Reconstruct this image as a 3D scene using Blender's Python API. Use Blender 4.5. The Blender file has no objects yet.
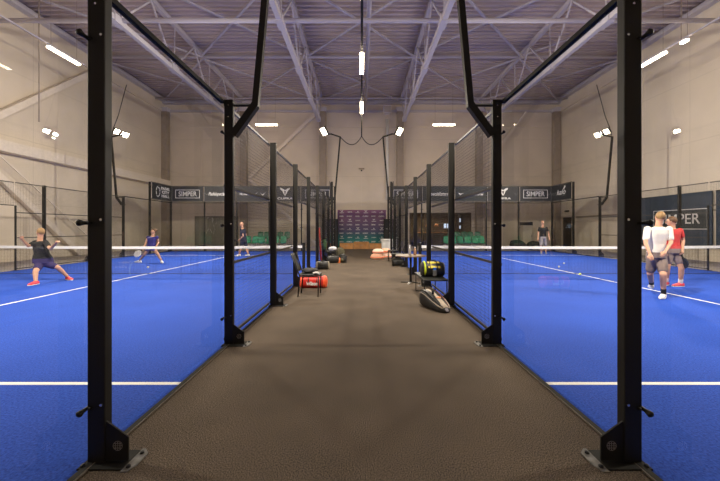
import bpy, bmesh, math, random
from mathutils import Vector, Matrix, Euler
random.seed(7)
C = bpy.context.scene.collection
PI = math.pi
F, VX, HY, CH = 324.0, 361.2, 228.0, 1.435

def P(px, py, Y):
    return Vector(((px - VX) / F * Y - .021, Y, CH + (HY - py) / F * Y))

# ------------------------------------------------------------ materials
MATS = {}
def mat(name, col, rough=0.6, metal=0.0, spec=0.5, noise=None, bump=None, sheen=0):
    """noise=(scale, amount) varies the base colour; bump=(scale, strength)"""
    if name in MATS: return MATS[name]
    m = bpy.data.materials.new(name); m.use_nodes = True
    nt = m.node_tree; b = nt.nodes['Principled BSDF']
    b.inputs['Base Color'].default_value = (*col, 1)
    b.inputs['Roughness'].default_value = rough
    b.inputs['Metallic'].default_value = metal
    b.inputs['Specular IOR Level'].default_value = spec
    tc = nt.nodes.new('ShaderNodeTexCoord')
    if noise:
        n = nt.nodes.new('ShaderNodeTexNoise'); n.inputs['Scale'].default_value = noise[0]
        n.inputs['Detail'].default_value = 5
        nt.links.new(tc.outputs['Object'], n.inputs['Vector'])
        r = nt.nodes.new('ShaderNodeValToRGB')
        a = noise[1]
        r.color_ramp.elements[0].position = .3; r.color_ramp.elements[1].position = .7
        r.color_ramp.elements[0].color = (*[c * (1 - a) for c in col], 1)
        r.color_ramp.elements[1].color = (*[min(1, c * (1 + a)) for c in col], 1)
        nt.links.new(n.outputs['Fac'], r.inputs['Fac'])
        nt.links.new(r.outputs['Color'], b.inputs['Base Color'])
    if bump:
        n = nt.nodes.new('ShaderNodeTexNoise'); n.inputs['Scale'].default_value = bump[0]
        nt.links.new(tc.outputs['Object'], n.inputs['Vector'])
        bp = nt.nodes.new('ShaderNodeBump'); bp.inputs['Strength'].default_value = bump[1]
        bp.inputs['Distance'].default_value = .01
        nt.links.new(n.outputs['Fac'], bp.inputs['Height'])
        nt.links.new(bp.outputs['Normal'], b.inputs['Normal'])
    MATS[name] = m
    return m

def emit(name, col, strength):
    if name in MATS: return MATS[name]
    m = bpy.data.materials.new(name); m.use_nodes = True
    nt = m.node_tree; nt.nodes.clear()
    o = nt.nodes.new('ShaderNodeOutputMaterial'); e = nt.nodes.new('ShaderNodeEmission')
    e.inputs['Color'].default_value = (*col, 1); e.inputs['Strength'].default_value = strength
    nt.links.new(e.outputs[0], o.inputs['Surface'])
    MATS[name] = m
    return m

def glass_mat():
    m = bpy.data.materials.new('clear_glass'); m.use_nodes = True
    nt = m.node_tree; nt.nodes.clear()
    o = nt.nodes.new('ShaderNodeOutputMaterial')
    t = nt.nodes.new('ShaderNodeBsdfTransparent'); t.inputs['Color'].default_value = (.965, .975, .97, 1)
    g = nt.nodes.new('ShaderNodeBsdfGlossy'); g.inputs['Roughness'].default_value = 0.0
    f = nt.nodes.new('ShaderNodeFresnel'); f.inputs['IOR'].default_value = 1.5
    ge = nt.nodes.new('ShaderNodeNewGeometry'); iv = nt.nodes.new('ShaderNodeMath'); iv.operation = 'SUBTRACT'; iv.inputs[0].default_value = 1
    mu = nt.nodes.new('ShaderNodeMath'); mu.operation = 'MULTIPLY'
    nt.links.new(ge.outputs['Backfacing'], iv.inputs[1]); nt.links.new(iv.outputs[0], mu.inputs[0]); nt.links.new(f.outputs[0], mu.inputs[1])
    mx = nt.nodes.new('ShaderNodeMixShader')
    # only the outward side reflects, so a pane gives its two reflections and no more
    nt.links.new(mu.outputs[0], mx.inputs[0]); nt.links.new(t.outputs[0], mx.inputs[1]); nt.links.new(g.outputs[0], mx.inputs[2])
    nt.links.new(mx.outputs[0], o.inputs['Surface'])
    return m

def carpet_mat():
    m = bpy.data.materials.new('brown_carpet'); m.use_nodes = True
    nt = m.node_tree; b = nt.nodes['Principled BSDF']; L = nt.links
    tc = nt.nodes.new('ShaderNodeTexCoord')
    n1 = nt.nodes.new('ShaderNodeTexNoise'); n1.inputs['Scale'].default_value = 140; n1.inputs['Detail'].default_value = 3
    n2 = nt.nodes.new('ShaderNodeTexNoise'); n2.inputs['Scale'].default_value = 1.6; n2.inputs['Detail'].default_value = 4
    L.new(tc.outputs['Object'], n1.inputs['Vector']); L.new(tc.outputs['Object'], n2.inputs['Vector'])
    r = nt.nodes.new('ShaderNodeValToRGB')
    r.color_ramp.elements[0].position = .36; r.color_ramp.elements[0].color = (.022, .018, .014, 1)
    r.color_ramp.elements[1].position = .68; r.color_ramp.elements[1].color = (.215, .168, .128, 1)
    L.new(n1.outputs['Fac'], r.inputs['Fac'])
    r2 = nt.nodes.new('ShaderNodeValToRGB')
    r2.color_ramp.elements[0].position = .3; r2.color_ramp.elements[0].color = (.84, .84, .84, 1)
    r2.color_ramp.elements[1].position = .7; r2.color_ramp.elements[1].color = (1.1, 1.08, 1.05, 1)
    L.new(n2.outputs['Fac'], r2.inputs['Fac'])
    mx = nt.nodes.new('ShaderNodeMixRGB'); mx.blend_type = 'MULTIPLY'; mx.inputs[0].default_value = 1
    L.new(r.outputs[0], mx.inputs[1]); L.new(r2.outputs[0], mx.inputs[2]); L.new(mx.outputs[0], b.inputs['Base Color'])
    b.inputs['Roughness'].default_value = .95; b.inputs['Specular IOR Level'].default_value = .15
    bp = nt.nodes.new('ShaderNodeBump'); bp.inputs['Strength'].default_value = .25; bp.inputs['Distance'].default_value = .004
    L.new(n1.outputs['Fac'], bp.inputs['Height']); L.new(bp.outputs[0], b.inputs['Normal'])
    return m

def turf_mat():
    m = bpy.data.materials.new('blue_turf'); m.use_nodes = True
    nt = m.node_tree; b = nt.nodes['Principled BSDF']; L = nt.links
    tc = nt.nodes.new('ShaderNodeTexCoord')
    n1 = nt.nodes.new('ShaderNodeTexNoise'); n1.inputs['Scale'].default_value = 60; n1.inputs['Detail'].default_value = 4
    L.new(tc.outputs['Object'], n1.inputs['Vector'])
    r = nt.nodes.new('ShaderNodeValToRGB')
    r.color_ramp.elements[0].position = .35; r.color_ramp.elements[0].color = (.009, .043, .30, 1)
    r.color_ramp.elements[1].position = .7; r.color_ramp.elements[1].color = (.025, .095, .56, 1)
    L.new(n1.outputs['Fac'], r.inputs['Fac'])
    n2 = nt.nodes.new('ShaderNodeTexNoise'); n2.inputs['Scale'].default_value = .9; n2.inputs['Detail'].default_value = 5
    L.new(tc.outputs['Object'], n2.inputs['Vector'])
    r2 = nt.nodes.new('ShaderNodeValToRGB')
    r2.color_ramp.elements[0].position = .3; r2.color_ramp.elements[0].color = (.85, .87, .88, 1)
    r2.color_ramp.elements[1].position = .7; r2.color_ramp.elements[1].color = (1.08, 1.06, 1.05, 1)
    L.new(n2.outputs['Fac'], r2.inputs['Fac'])
    mx = nt.nodes.new('ShaderNodeMixRGB'); mx.blend_type = 'MULTIPLY'; mx.inputs[0].default_value = 1
    L.new(r.outputs[0], mx.inputs[1]); L.new(r2.outputs[0], mx.inputs[2]); L.new(mx.outputs[0], b.inputs['Base Color'])
    b.inputs['Roughness'].default_value = .9; b.inputs['Specular IOR Level'].default_value = .2
    bp = nt.nodes.new('ShaderNodeBump'); bp.inputs['Strength'].default_value = .4; bp.inputs['Distance'].default_value = .006
    L.new(n1.outputs['Fac'], bp.inputs['Height']); L.new(bp.outputs[0], b.inputs['Normal'])
    return m

def wall_mat(name, col, axis):
    """concrete wall panels: horizontal joints every 3.0 m and vertical ones every 6 m"""
    m = bpy.data.materials.new(name); m.use_nodes = True
    nt = m.node_tree; b = nt.nodes['Principled BSDF']; L = nt.links
    tc = nt.nodes.new('ShaderNodeTexCoord'); sp = nt.nodes.new('ShaderNodeSeparateXYZ')
    L.new(tc.outputs['Object'], sp.inputs[0])
    def joint(out, period, off):
        a = nt.nodes.new('ShaderNodeMath'); a.operation = 'ADD'; a.inputs[1].default_value = off; L.new(out, a.inputs[0])
        w = nt.nodes.new('ShaderNodeMath'); w.operation = 'PINGPONG'; w.inputs[1].default_value = period / 2; L.new(a.outputs[0], w.inputs[0])
        c = nt.nodes.new('ShaderNodeMath'); c.operation = 'LESS_THAN'; c.inputs[1].default_value = .008; L.new(w.outputs[0], c.inputs[0])
        return c.outputs[0]
    j1 = joint(sp.outputs['Z'], 2.85, 0.3); j2 = joint(sp.outputs[axis], 6.0, 3.0)
    mxm = nt.nodes.new('ShaderNodeMath'); mxm.operation = 'MAXIMUM'; L.new(j1, mxm.inputs[0]); L.new(j2, mxm.inputs[1])
    n = nt.nodes.new('ShaderNodeTexNoise'); n.inputs['Scale'].default_value = .7; n.inputs['Detail'].default_value = 6
    L.new(tc.outputs['Object'], n.inputs['Vector'])
    r = nt.nodes.new('ShaderNodeValToRGB')
    r.color_ramp.elements[0].position = .3; r.color_ramp.elements[0].color = (*[c * .93 for c in col], 1)
    r.color_ramp.elements[1].position = .7; r.color_ramp.elements[1].color = (*[c * 1.05 for c in col], 1)
    L.new(n.outputs['Fac'], r.inputs['Fac'])
    mx = nt.nodes.new('ShaderNodeMixRGB'); L.new(mxm.outputs[0], mx.inputs[0]); L.new(r.outputs[0], mx.inputs[1])
    mx.inputs[2].default_value = (*[c * .75 for c in col], 1)
    L.new(mx.outputs[0], b.inputs['Base Color'])
    b.inputs['Roughness'].default_value = .75; b.inputs['Specular IOR Level'].default_value = .25
    return m

GLASS = glass_mat()
CARPET = carpet_mat()
TURF = turf_mat()
WALL_Y = wall_mat('concrete_side_wall', (.66, .575, .475), 'Y')
WALL_X = wall_mat('concrete_end_wall', (.66, .575, .475), 'X')
BLACK = mat('black_powder_coat', (.011, .010, .008), .5, 0, .3, bump=(300, .05))
BLACKR = mat('matt_black_coat', (.011, .0105, .009), .75, 0, .25)
BLACKD = mat('dull_black_plastic', (.013, .013, .014), .6)
GALV = mat('galvanised_steel', (.50, .49, .46), .45, .6, noise=(40, .25))
CHROME = mat('bright_steel', (.75, .74, .72), .25, .9)
STEEL = mat('painted_roof_steel', (.52, .49, .54), .5, 0, .4)
DECK = mat('ribbed_roof_deck', (.53, .45, .44), .5, .0, .4, noise=(.5, .08))
COLUMN = mat('concrete_column', (.31, .255, .205), .8, noise=(3, .1))
CONC = mat('grey_floor', (.34, .30, .26), .7, noise=(3, .1))
WHITE = mat('white_line', (.80, .80, .78), .8)
WHITEP = mat('white_plastic', (.78, .77, .74), .45)
LETTER = mat('white_lettering', (.72, .70, .68), .6)
WALLSTEEL = mat('wall_brace_paint', (.70, .62, .54), .5, noise=(8, .06))
GREYL = mat('grey_lettering', (.42, .40, .39), .6)
BANNER = mat('charcoal_banner', (.030, .030, .034), .6, noise=(6, .15))
BANNERB = mat('black_banner', (.010, .011, .012), .6)
NAVYB = mat('slate_blue_banner', (.022, .038, .065), .6, noise=(2, .2))
TRIM = mat('aluminium_edge', (.12, .10, .08), .6, .2)
SKIN = mat('skin', (.50, .27, .17), .55, noise=(30, .08))
TUBE_E = emit('tube_glow', (1, .80, .54), 34)
LENS_E = emit('flood_glow', (1, .86, .62), 12)

# ------------------------------------------------------------ mesh building
class MB:
    def __init__(s): s.v = []; s.f = []; s.m = []; s.mi = 0
    def add(s, vs, fs):
        o = len(s.v); s.v += [Vector(v) for v in vs]; s.f += [tuple(i + o for i in f) for f in fs]; s.m += [s.mi] * len(fs)
        return s
    def box(s, x0, x1, y0, y1, z0, z1):
        return s.add([(x0,y0,z0),(x1,y0,z0),(x1,y1,z0),(x0,y1,z0),(x0,y0,z1),(x1,y0,z1),(x1,y1,z1),(x0,y1,z1)],
                     [(0,3,2,1),(4,5,6,7),(0,1,5,4),(1,2,6,5),(2,3,7,6),(3,0,4,7)])
    def beam(s, p, q, w, h, up=(0, 0, 1)):
        p = Vector(p); q = Vector(q); d = (q - p).normalized(); u = Vector(up)
        if abs(d.dot(u)) > .98: u = Vector((0, 1, 0))
        a = d.cross(u).normalized() * w / 2; b = a.cross(d).normalized() * h / 2
        vs = [p-a-b, p+a-b, p+a+b, p-a+b, q-a-b, q+a-b, q+a+b, q-a+b]
        return s.add(vs, [(0,1,2,3),(7,6,5,4),(0,4,5,1),(1,5,6,2),(2,6,7,3),(3,7,4,0)])
    def tube(s, pts, r, n=8, cap=True):
        pts = [Vector(p) for p in pts]
        rs = r if isinstance(r, (list, tuple)) else [r] * len(pts)
        vs = []; fs = []; pa = None
        for i, p in enumerate(pts):
            d = (pts[min(i+1, len(pts)-1)] - pts[max(i-1, 0)]).normalized()
            if pa is None:
                u = Vector((0, 0, 1)) if abs(d.z) < .9 else Vector((0, 1, 0))
                a = d.cross(u).normalized()
            else:
                a = (pa - d * pa.dot(d)).normalized()
            pa = a; b = d.cross(a)
            for k in range(n):
                t = 2 * PI * k / n
                vs.append(p + (a * math.cos(t) + b * math.sin(t)) * rs[i])
        for i in range(len(pts) - 1):
            for k in range(n):
                fs.append((i*n+k, i*n+(k+1) % n, (i+1)*n+(k+1) % n, (i+1)*n+k))
        if cap:
            fs.append(tuple(range(n-1, -1, -1))); fs.append(tuple((len(pts)-1)*n+k for k in range(n)))
        return s.add(vs, fs)
    def lathe(s, prof, c=(0, 0, 0), n=20):
        vs = []; fs = []; c = Vector(c)
        for r, z in prof:
            for k in range(n):
                t = 2 * PI * k / n; vs.append(c + Vector((r * math.cos(t), r * math.sin(t), z)))
        for i in range(len(prof) - 1):
            for k in range(n): fs.append((i*n+k, i*n+(k+1) % n, (i+1)*n+(k+1) % n, (i+1)*n+k))
        fs.append(tuple(range(n-1, -1, -1))); fs.append(tuple((len(prof)-1)*n+k for k in range(n)))
        return s.add(vs, fs)
    def ell(s, c, rx, ry, rz, n=14, m=9, rot=None):
        c = Vector(c); vs = []; fs = []
        R = rot or Matrix.Identity(3)
        for i in range(m + 1):
            ph = PI * i / m - PI / 2
            for k in range(n):
                t = 2 * PI * k / n
                vs.append(c + R @ Vector((rx * math.cos(ph) * math.cos(t), ry * math.cos(ph) * math.sin(t), rz * math.sin(ph))))
        for i in range(m):
            for k in range(n): fs.append((i*n+k, i*n+(k+1) % n, (i+1)*n+(k+1) % n, (i+1)*n+k))
        return s.add(vs, fs)
    def cone(s, p, q, r1, r2, n=12):
        """round cone: a tapered limb with ball ends"""
        p = Vector(p); q = Vector(q)
        if (q - p).length < 1e-5: return s.ell(p, r1, r1, r1)
        d = (q - p).normalized(); u = Vector((0, 0, 1)) if abs(d.z) < .9 else Vector((1, 0, 0))
        a = d.cross(u).normalized(); b = d.cross(a)
        rings = []
        for i in range(5):
            t = PI / 2 * i / 4; rings.append((p - d * r1 * math.cos(t), r1 * math.sin(t) + 1e-4))
        for i in range(5):
            t = PI / 2 * i / 4; rings.append((q + d * r2 * math.sin(t), r2 * math.cos(t) + 1e-4))
        vs = []; fs = []
        for c, r in rings:
            for k in range(n):
                t = 2 * PI * k / n; vs.append(c + (a * math.cos(t) + b * math.sin(t)) * r)
        for i in range(len(rings) - 1):
            for k in range(n): fs.append((i*n+k, i*n+(k+1) % n, (i+1)*n+(k+1) % n, (i+1)*n+k))
        fs.append(tuple(range(n-1, -1, -1))); fs.append(tuple((len(rings)-1)*n+k for k in range(n)))
        return s.add(vs, fs)
    def loft(s, secs, n=20, e=2.0):
        """secs: (centre, half width, half height, width axis, height axis); superellipse rings"""
        vs = []; fs = []
        for c, w, h, ax, bx in secs:
            c = Vector(c); ax = Vector(ax); bx = Vector(bx)
            for k in range(n):
                t = 2 * PI * k / n; ct, st = math.cos(t), math.sin(t)
                vs.append(c + ax * w * math.copysign(abs(ct) ** (2/e), ct) + bx * h * math.copysign(abs(st) ** (2/e), st))
        for i in range(len(secs) - 1):
            for k in range(n): fs.append((i*n+k, i*n+(k+1) % n, (i+1)*n+(k+1) % n, (i+1)*n+k))
        fs.append(tuple(range(n-1, -1, -1))); fs.append(tuple((len(secs)-1)*n+k for k in range(n)))
        return s.add(vs, fs)
    def prism(s, poly, o, ax, bx, depth):
        """polygon poly (a,b) in the plane (o, ax, bx), extruded along ax x bx by depth, centred"""
        o = Vector(o); ax = Vector(ax); bx = Vector(bx); nn = ax.cross(bx).normalized() * depth / 2
        k = len(poly)
        vs = [o + ax * a + bx * b - nn for a, b in poly] + [o + ax * a + bx * b + nn for a, b in poly]
        fs = [tuple(range(k-1, -1, -1)), tuple(range(k, 2*k))] + [(i, (i+1) % k, (i+1) % k + k, i + k) for i in range(k)]
        return s.add(vs, fs)
    def build(s, name, m, parent=None, smooth=False, bevel=0, loc=None):
        me = bpy.data.meshes.new(name); me.from_pydata([tuple(v) for v in s.v], [], s.f)
        ms = m if isinstance(m, (list, tuple)) else [m]
        for q in ms: me.materials.append(q)
        for p, i in zip(me.polygons, s.m): p.material_index = min(i, len(ms) - 1)
        bm = bmesh.new(); bm.from_mesh(me); bmesh.ops.recalc_face_normals(bm, faces=bm.faces); bm.to_mesh(me); bm.free()
        if smooth:
            for p in me.polygons: p.use_smooth = True
        o = bpy.data.objects.new(name, me); C.objects.link(o)
        if parent: o.parent = parent
        if loc: o.location = loc
        if bevel:
            b = o.modifiers.new('bevel', 'BEVEL'); b.width = bevel; b.segments = 2; b.limit_method = 'ANGLE'
        return o

def fuse(mb, name, m, parent, voxel=.009, it=4, loc=None):
    me = bpy.data.meshes.new('tmp'); me.from_pydata([tuple(v) for v in mb.v], [], mb.f)
    bm = bmesh.new(); bm.from_mesh(me); bmesh.ops.recalc_face_normals(bm, faces=bm.faces); bm.to_mesh(me); bm.free()
    t = bpy.data.objects.new('tmp', me); C.objects.link(t)
    r = t.modifiers.new('r', 'REMESH'); r.mode = 'VOXEL'; r.voxel_size = voxel
    if it:
        q = t.modifiers.new('s', 'SMOOTH'); q.factor = .5; q.iterations = it
    dg = bpy.context.evaluated_depsgraph_get(); dg.update()
    nm = bpy.data.meshes.new_from_object(t.evaluated_get(dg)); nm.name = name
    bpy.data.objects.remove(t); bpy.data.meshes.remove(me)
    nm.materials.clear(); nm.materials.append(m)
    for p in nm.polygons: p.use_smooth = True; p.material_index = 0
    o = bpy.data.objects.new(name, nm); C.objects.link(o)
    if parent: o.parent = parent
    if loc: o.location = loc
    return o

def tag(o, label, cat, group=None):
    if len(label.split()) > 16: print('LONG', label)
    o['label'] = label; o['category'] = cat
    if group: o['group'] = group
    return o
def thing(name, label, cat, loc=(0, 0, 0), rz=0, group=None):
    o = bpy.data.objects.new(name, None); C.objects.link(o); o.empty_display_size = .2
    o.location = loc; o.rotation_euler = (0, 0, rz)
    return tag(o, label, cat, group)
def struct(o): o['kind'] = 'structure'; return o
KIDS = {}
def kids(o): return [c for c in bpy.data.objects if c.parent == o]
def dup(root, loc, rz=0, label=None, group=None, keep=None, scale=None):
    def cp(o, par):
        c = o.copy(); C.objects.link(c)
        if par: c.parent = par
        for ch in kids(o):
            if keep and not keep(ch): continue
            cp(ch, c)
        return c
    r = cp(root, None); r.location = loc; r.rotation_euler = (0, 0, rz)
    if scale: r.scale = scale
    if label: r['label'] = label
    if label and len(label.split()) > 16: print('LONG', label)
    if group: r['group'] = group
    return r

def text_mesh(body, size, width=None, shear=0, extrude=.002, bold=0):
    cu = bpy.data.curves.new('t', 'FONT'); cu.body = body; cu.size = size; cu.extrude = extrude; cu.shear = shear
    cu.align_x = 'CENTER'; cu.align_y = 'CENTER'; cu.resolution_u = 3; cu.offset = bold
    t = bpy.data.objects.new('t', cu); C.objects.link(t)
    dg = bpy.context.evaluated_depsgraph_get(); dg.update()
    me = bpy.data.meshes.new_from_object(t.evaluated_get(dg))
    bpy.data.objects.remove(t)
    vs = [v.co.copy() for v in me.vertices]; fs = [tuple(p.vertices) for p in me.polygons]
    if width and vs:
        w = max(v.x for v in vs) - min(v.x for v in vs); k = width / w
        vs = [Vector((v.x * k, v.y, v.z)) for v in vs]
    return vs, fs
def put_text(mb, body, o, ax, bx, size, width=None, shear=0, bold=0):
    vs, fs = text_mesh(body, size, width, shear, .002, bold)
    o = Vector(o); ax = Vector(ax); bx = Vector(bx); nn = ax.cross(bx)
    mb.add([o + ax * v.x + bx * v.y + nn * v.z for v in vs], fs)
def frame_lines(mb, o, ax, bx, w, h, t):
    for a0, a1, b0, b1 in ((-w/2, w/2, h/2-t, h/2), (-w/2, w/2, -h/2, -h/2+t), (-w/2, -w/2+t, -h/2+t, h/2-t), (w/2-t, w/2, -h/2+t, h/2-t)):
        mb.prism([(a0,b0),(a1,b0),(a1,b1),(a0,b1)], o, ax, bx, .004)

ORD = ['first', 'second', 'third', 'fourth', 'fifth', 'sixth', 'seventh', 'eighth', 'ninth', 'tenth', 'eleventh', 'twelfth']
XG, XO, HW, ZB, HC = 1.715, 11.715, 15.2, 25.0, 11.35     # aisle glass, outer court edge, hall half width, end wall, roof
SIDES = ((-1, 'left'), (1, 'right'))

# ------------------------------------------------------------ the hall
b = MB(); b.box(-HW - .3, HW + .3, -6, 29, -.3, -.02)
struct(b.build('floor', CONC))
b = MB(); b.box(-1.66, 1.66, -6, 24.9, -.02, 0)
struct(b.build('floor_aisle', CARPET))
for s, nm in SIDES:
    b = MB(); x0, x1 = sorted((s * 1.68, s * XO))
    b.box(x0, x1, 0, 20, -.02, 0); b.mi = 1
    cx = s * (XG + XO) / 2
    for y in (2.99, 16.95): b.box(x0 + .0, x1 - .0, y - .025, y + .025, 0, .0015)
    b.box(cx - .025, cx + .025, 2.965, 16.98, 0, .0016)
    struct(b.build('floor_court_' + nm, [TURF, WHITE]))
    b = MB(); xa, xb = sorted((s * HW, s * (HW + .3))); b.box(xa, xb, -6, ZB + .3, -.02, HC + .2)
    struct(b.build('wall_' + nm, WALL_Y))
    # low ledge that runs along the side wall
    if s > 0:
        b = MB(); b.box(HW - .08, HW, 11, 22.9, 2.16, 2.26); struct(b.build('trim_1', COLUMN))
b = MB(); b.box(-HW - .3, HW + .3, -6.3, -6, -.02, HC + .2); struct(b.build('wall_near', WALL_X))
# end wall, with the opening of the lounge (x 3.8..8.7) and of the tinted window (x -13..-9.6)
b = MB()
def wx(x0, x1, z0, z1): b.box(x0, x1, ZB, ZB + .3, z0, z1)
wx(-HW, -12.9, -.02, HC + .2); wx(-12.9, -9.5, 2.35, HC + .2); wx(-9.5, 3.7, -.02, HC + .2); wx(3.7, 8.5, 2.62, HC + .2); wx(8.5, HW, -.02, HC + .2)
struct(b.build('wall_end', WALL_X))
# roof deck with ribs across the hall
b = MB(); prof = []
y = -6.0
while y < ZB + .2:
    prof += [(y, 0), (y + .12, 0), (y + .145, .11), (y + .275, .11)]; y += .30
vs = []
for yy, dz in prof: vs += [(-HW - .2, yy, HC + dz), (HW + .2, yy, HC + dz)]
b.add(vs, [(2*i, 2*i+1, 2*i+3, 2*i+2) for i in range(len(prof) - 1)])
b.box(-HW - .3, HW + .3, -6.3, ZB + .3, HC + .16, HC + .4)
struct(b.build('ceiling', DECK))
# eave channels along both walls, header beams across the end wall
for s, nm in SIDES:
    b = MB(); b.box(*sorted((s * (HW - .32), s * HW)), -6, ZB, HC - .28, HC - .06); struct(b.build('trim_eave_' + nm, STEEL))
    b = MB(); b.box(*sorted((s * (HW - .1), s * HW)), -6, ZB, HC - 1.05, HC - .85); struct(b.build('trim_rail_' + nm, WALL_Y))
for z0, z1, d in ((10.95, 11.2, .3), (10.35, 10.5, .16), (9.2, 9.3, .06)):
    b = MB(); b.box(-HW, HW, ZB - d, ZB, z0, z1); struct(b.build('trim_end_wall', STEEL if z0 > 10 else WALL_X))
b = MB(); b.box(-HW, -HW + .5, -6, ZB, 4.60, 5.06); struct(b.build('trim_ledge_left', WALLSTEEL))
b = MB(); b.box(.0 - .008, .008, ZB - .01, ZB, 0, 9.2); struct(b.build('trim_gate_seam', WALLSTEEL))

# columns of the end wall
i = 0
for x, w, nmx in ((-15, .5, 'in the left back corner'), (-9, .5, 'behind the left court'), (-2.95, .5, 'just left of the aisle end'),
             (2.95, .5, 'just right of the aisle end'), (9, .5, 'behind the right court'), (15 - .1, .5, 'in the right back corner')):
    if i == 0:
        col0 = thing('concrete_column', '', 'column', (x, ZB - .22, 0), 0, 'columns along the end wall')
        c = MB(); c.box(-w/2, w/2, -.2, .2, 0, 10.3); c.build('shaft', COLUMN, col0, bevel=.02)
        c = MB(); c.box(-.3, .3, -.24, .2, 10.3, 10.6); c.build('capital', STEEL, col0)
        o = col0
    else: o = dup(col0, (x, ZB - .22, 0))
    o['label'] = 'brown concrete column against the end wall ' + nmx
    i += 1

# roof trusses running down the hall
tr0 = thing('roof_truss', '', 'truss', (-9, 0, 0), 0, 'long steel roof trusses')
c = MB(); c.beam((0, -6, 11.2), (0, 24.8, 11.2), .20, .20); c.build('upper_chord', STEEL, tr0)
c = MB(); c.beam((0, -6, 9.05), (0, 22.6, 9.05), .20, .20); c.build('lower_chord', STEEL, tr0, bevel=.02)
low = [22.6 - 3.55 * k for k in range(8)]
for k, y in enumerate(low):
    c = MB(); c.beam((0, y, 9.1), (0, y + 1.9, 11.15), .065, .065); c.build('diagonal', STEEL, tr0)
    c = MB(); c.beam((0, y, 9.1), (0, y - 1.65, 11.15), .06, .06); c.build('diagonal', STEEL, tr0)
    c = MB(); c.beam((.03, y, 9.1), (.03, y + .05, 11.15), .04, .04); c.build('vertical_bar', STEEL, tr0)
    c = MB(); c.box(-.13, .13, y - .28, y + .28, 8.92, 9.2); c.build('joint_plate', STEEL, tr0)
for x, t in ((-9, 'over the left court'), (-3, 'just left of the aisle centre line'), (3, 'just right of the aisle centre line'), (9, 'over the right court')):
    o = tr0 if x == -9 else dup(tr0, (x, 0, 0))
    o['label'] = 'long white painted steel roof truss ' + t
for yy, zz, t in ((12.06, 9.15, 'nearer tube, level with the lower chords'), (18.3, 11.1, 'farther tube, level with the upper chords'), (6, 11.1, 'out over the near end')):
    if yy < 10: continue
    c = MB(); c.tube([(-HW, yy, zz), (HW, yy, zz)], .085, 10); tag(c.build('tie_tube', STEEL, smooth=True), 'pale steel tube across the whole roof, ' + t, 'tube', 'cross tubes under the roof')
c = MB(); c.tube([(-HW, 23.9, 11.0), (HW, 23.9, 11.0)], .07, 10); tag(c.build('tie_tube', STEEL, smooth=True), 'pale steel tube across the roof close to the end wall', 'tube', 'cross tubes under the roof')
# crossed wind bracing in the roof plane
bays = [(-15, -9, 'beside the left wall'), (-9, -3, 'between the two left trusses'), (-3, 3, 'over the aisle'), (3, 9, 'between the two right trusses'), (9, 15, 'beside the right wall')]
for x0, x1, t in bays:
    for y0, y1, u in ((18.4, 24.6, 'next to the end wall'), (12.1, 18.2, 'second bay from the end wall')):
        o = thing('roof_brace', f'crossed roof brace {t}, {u}', 'brace', ((x0 + x1) / 2, (y0 + y1) / 2, 11.1), 0, 'crossed braces under the roof')
        w = (x1 - x0) / 2; h = (y1 - y0) / 2
        for sg in (-1, 1):
            c = MB(); c.beam((-w, -sg * h, -.06 * (sg > 0)), (w, sg * h, -.06 * (sg > 0)), .11, .06); c.build('brace_rod', STEEL, o)
# braces on the walls
def wall_brace(p, q, w, h, label):
    c = MB(); c.beam(p, q, w, h, up=(1, 0, 0) if abs(p[0] - q[0]) < .01 else (0, 1, 0)); tag(c.build('wall_brace', WALLSTEEL, bevel=.01), label, 'brace', 'slanting wall braces')
WALLSTEEL = mat('wall_brace_paint', (.70, .62, .54), .5, noise=(8, .06))
xl = -HW + .16
wall_brace((xl, 12.2, 5.05), (xl, 19.2, 11.1), .26, .2, 'broad beige brace rising to the right on the left wall above the ledge')
wall_brace((xl, 12.2, 4.7), (xl, 17.3, .02), .26, .2, 'broad beige brace dropping to the floor on the left wall below the ledge')
wall_brace((-HW + .35, 12.9, 4.72), (-HW + .35, 18.2, .5), .05, .05, 'thin dark rod slanting down in front of the left wall')
ye = ZB - .14
wall_brace((-3.4, ye, 10.3), (-8.6, ye, 5.3), .24, .2, 'pale end wall brace slanting down leftwards from the left middle truss')
wall_brace((-8.6, ye, 5.2), (-3.3, ye, .1), .24, .2, 'pale end wall brace slanting down rightwards behind the left court banners')
wall_brace((12.6, ye, 10.3), (9.3, ye, 5.9), .18, .2, 'pale end wall brace beneath the roof behind the right court')

# pipes and hanging cables
def cable(name, pts, r, m, label, cat='cable', group=None, n=6):
    c = MB(); c.tube(pts, r, n); return tag(c.build(name, m, smooth=True), label, cat, group)
cable('ceiling_pipe', [(.30, -5.5, 10.4), (.30, 24.6, 10.4)], .10, STEEL, 'round grey pipe running along under the roof right of the lamp rail', 'pipe', n=12)
cable('drain_pipe', [(1.98, ZB - .10, 9.8), (1.98, ZB - .10, 3.6)], .11, WHITEP, 'white drainpipe hanging down the end wall right of the sponsor wall', 'pipe', n=12)
cable('pull_cord', [(-12.35, 12.4, 11.3), (-12.35, 12.4, 5.5)], .02, COLUMN, 'long straight cord hanging from the roof in front of the left wall', 'cord')
cable('hanging_cable', [(13.4, 13.6, 11.3), (13.4, 13.6, 9.2)], .012, COLUMN, 'short straight cable hanging beside the right wall lamps', 'cable')
o = thing('unit_heater', 'small grey fan heater hanging beside the right middle truss', 'heater', (1.9, 24.0, 9.9))
c = MB(); c.box(-.28, .28, -.25, .25, 0, .55); c.build('housing', STEEL, o, bevel=.03)
c = MB(); c.tube([(0, 0, .5), (0, 0, 1.4)], .03); c.build('hanger', STEEL, o)
c = MB(); [c.box(-.24, .24, -.28, -.25, .06 + k * .09, .10 + k * .09) for k in range(5)]; c.build('louvre', COLUMN, o)
o = thing('junction_box', 'tiny dark wall fitting at the seam high on the end wall', 'fitting', (0, ZB - .05, 5.95))
c = MB(); c.box(-.22, .22, -.05, .05, 0, .1); c.build('housing', COLUMN, o, bevel=.01)
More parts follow.
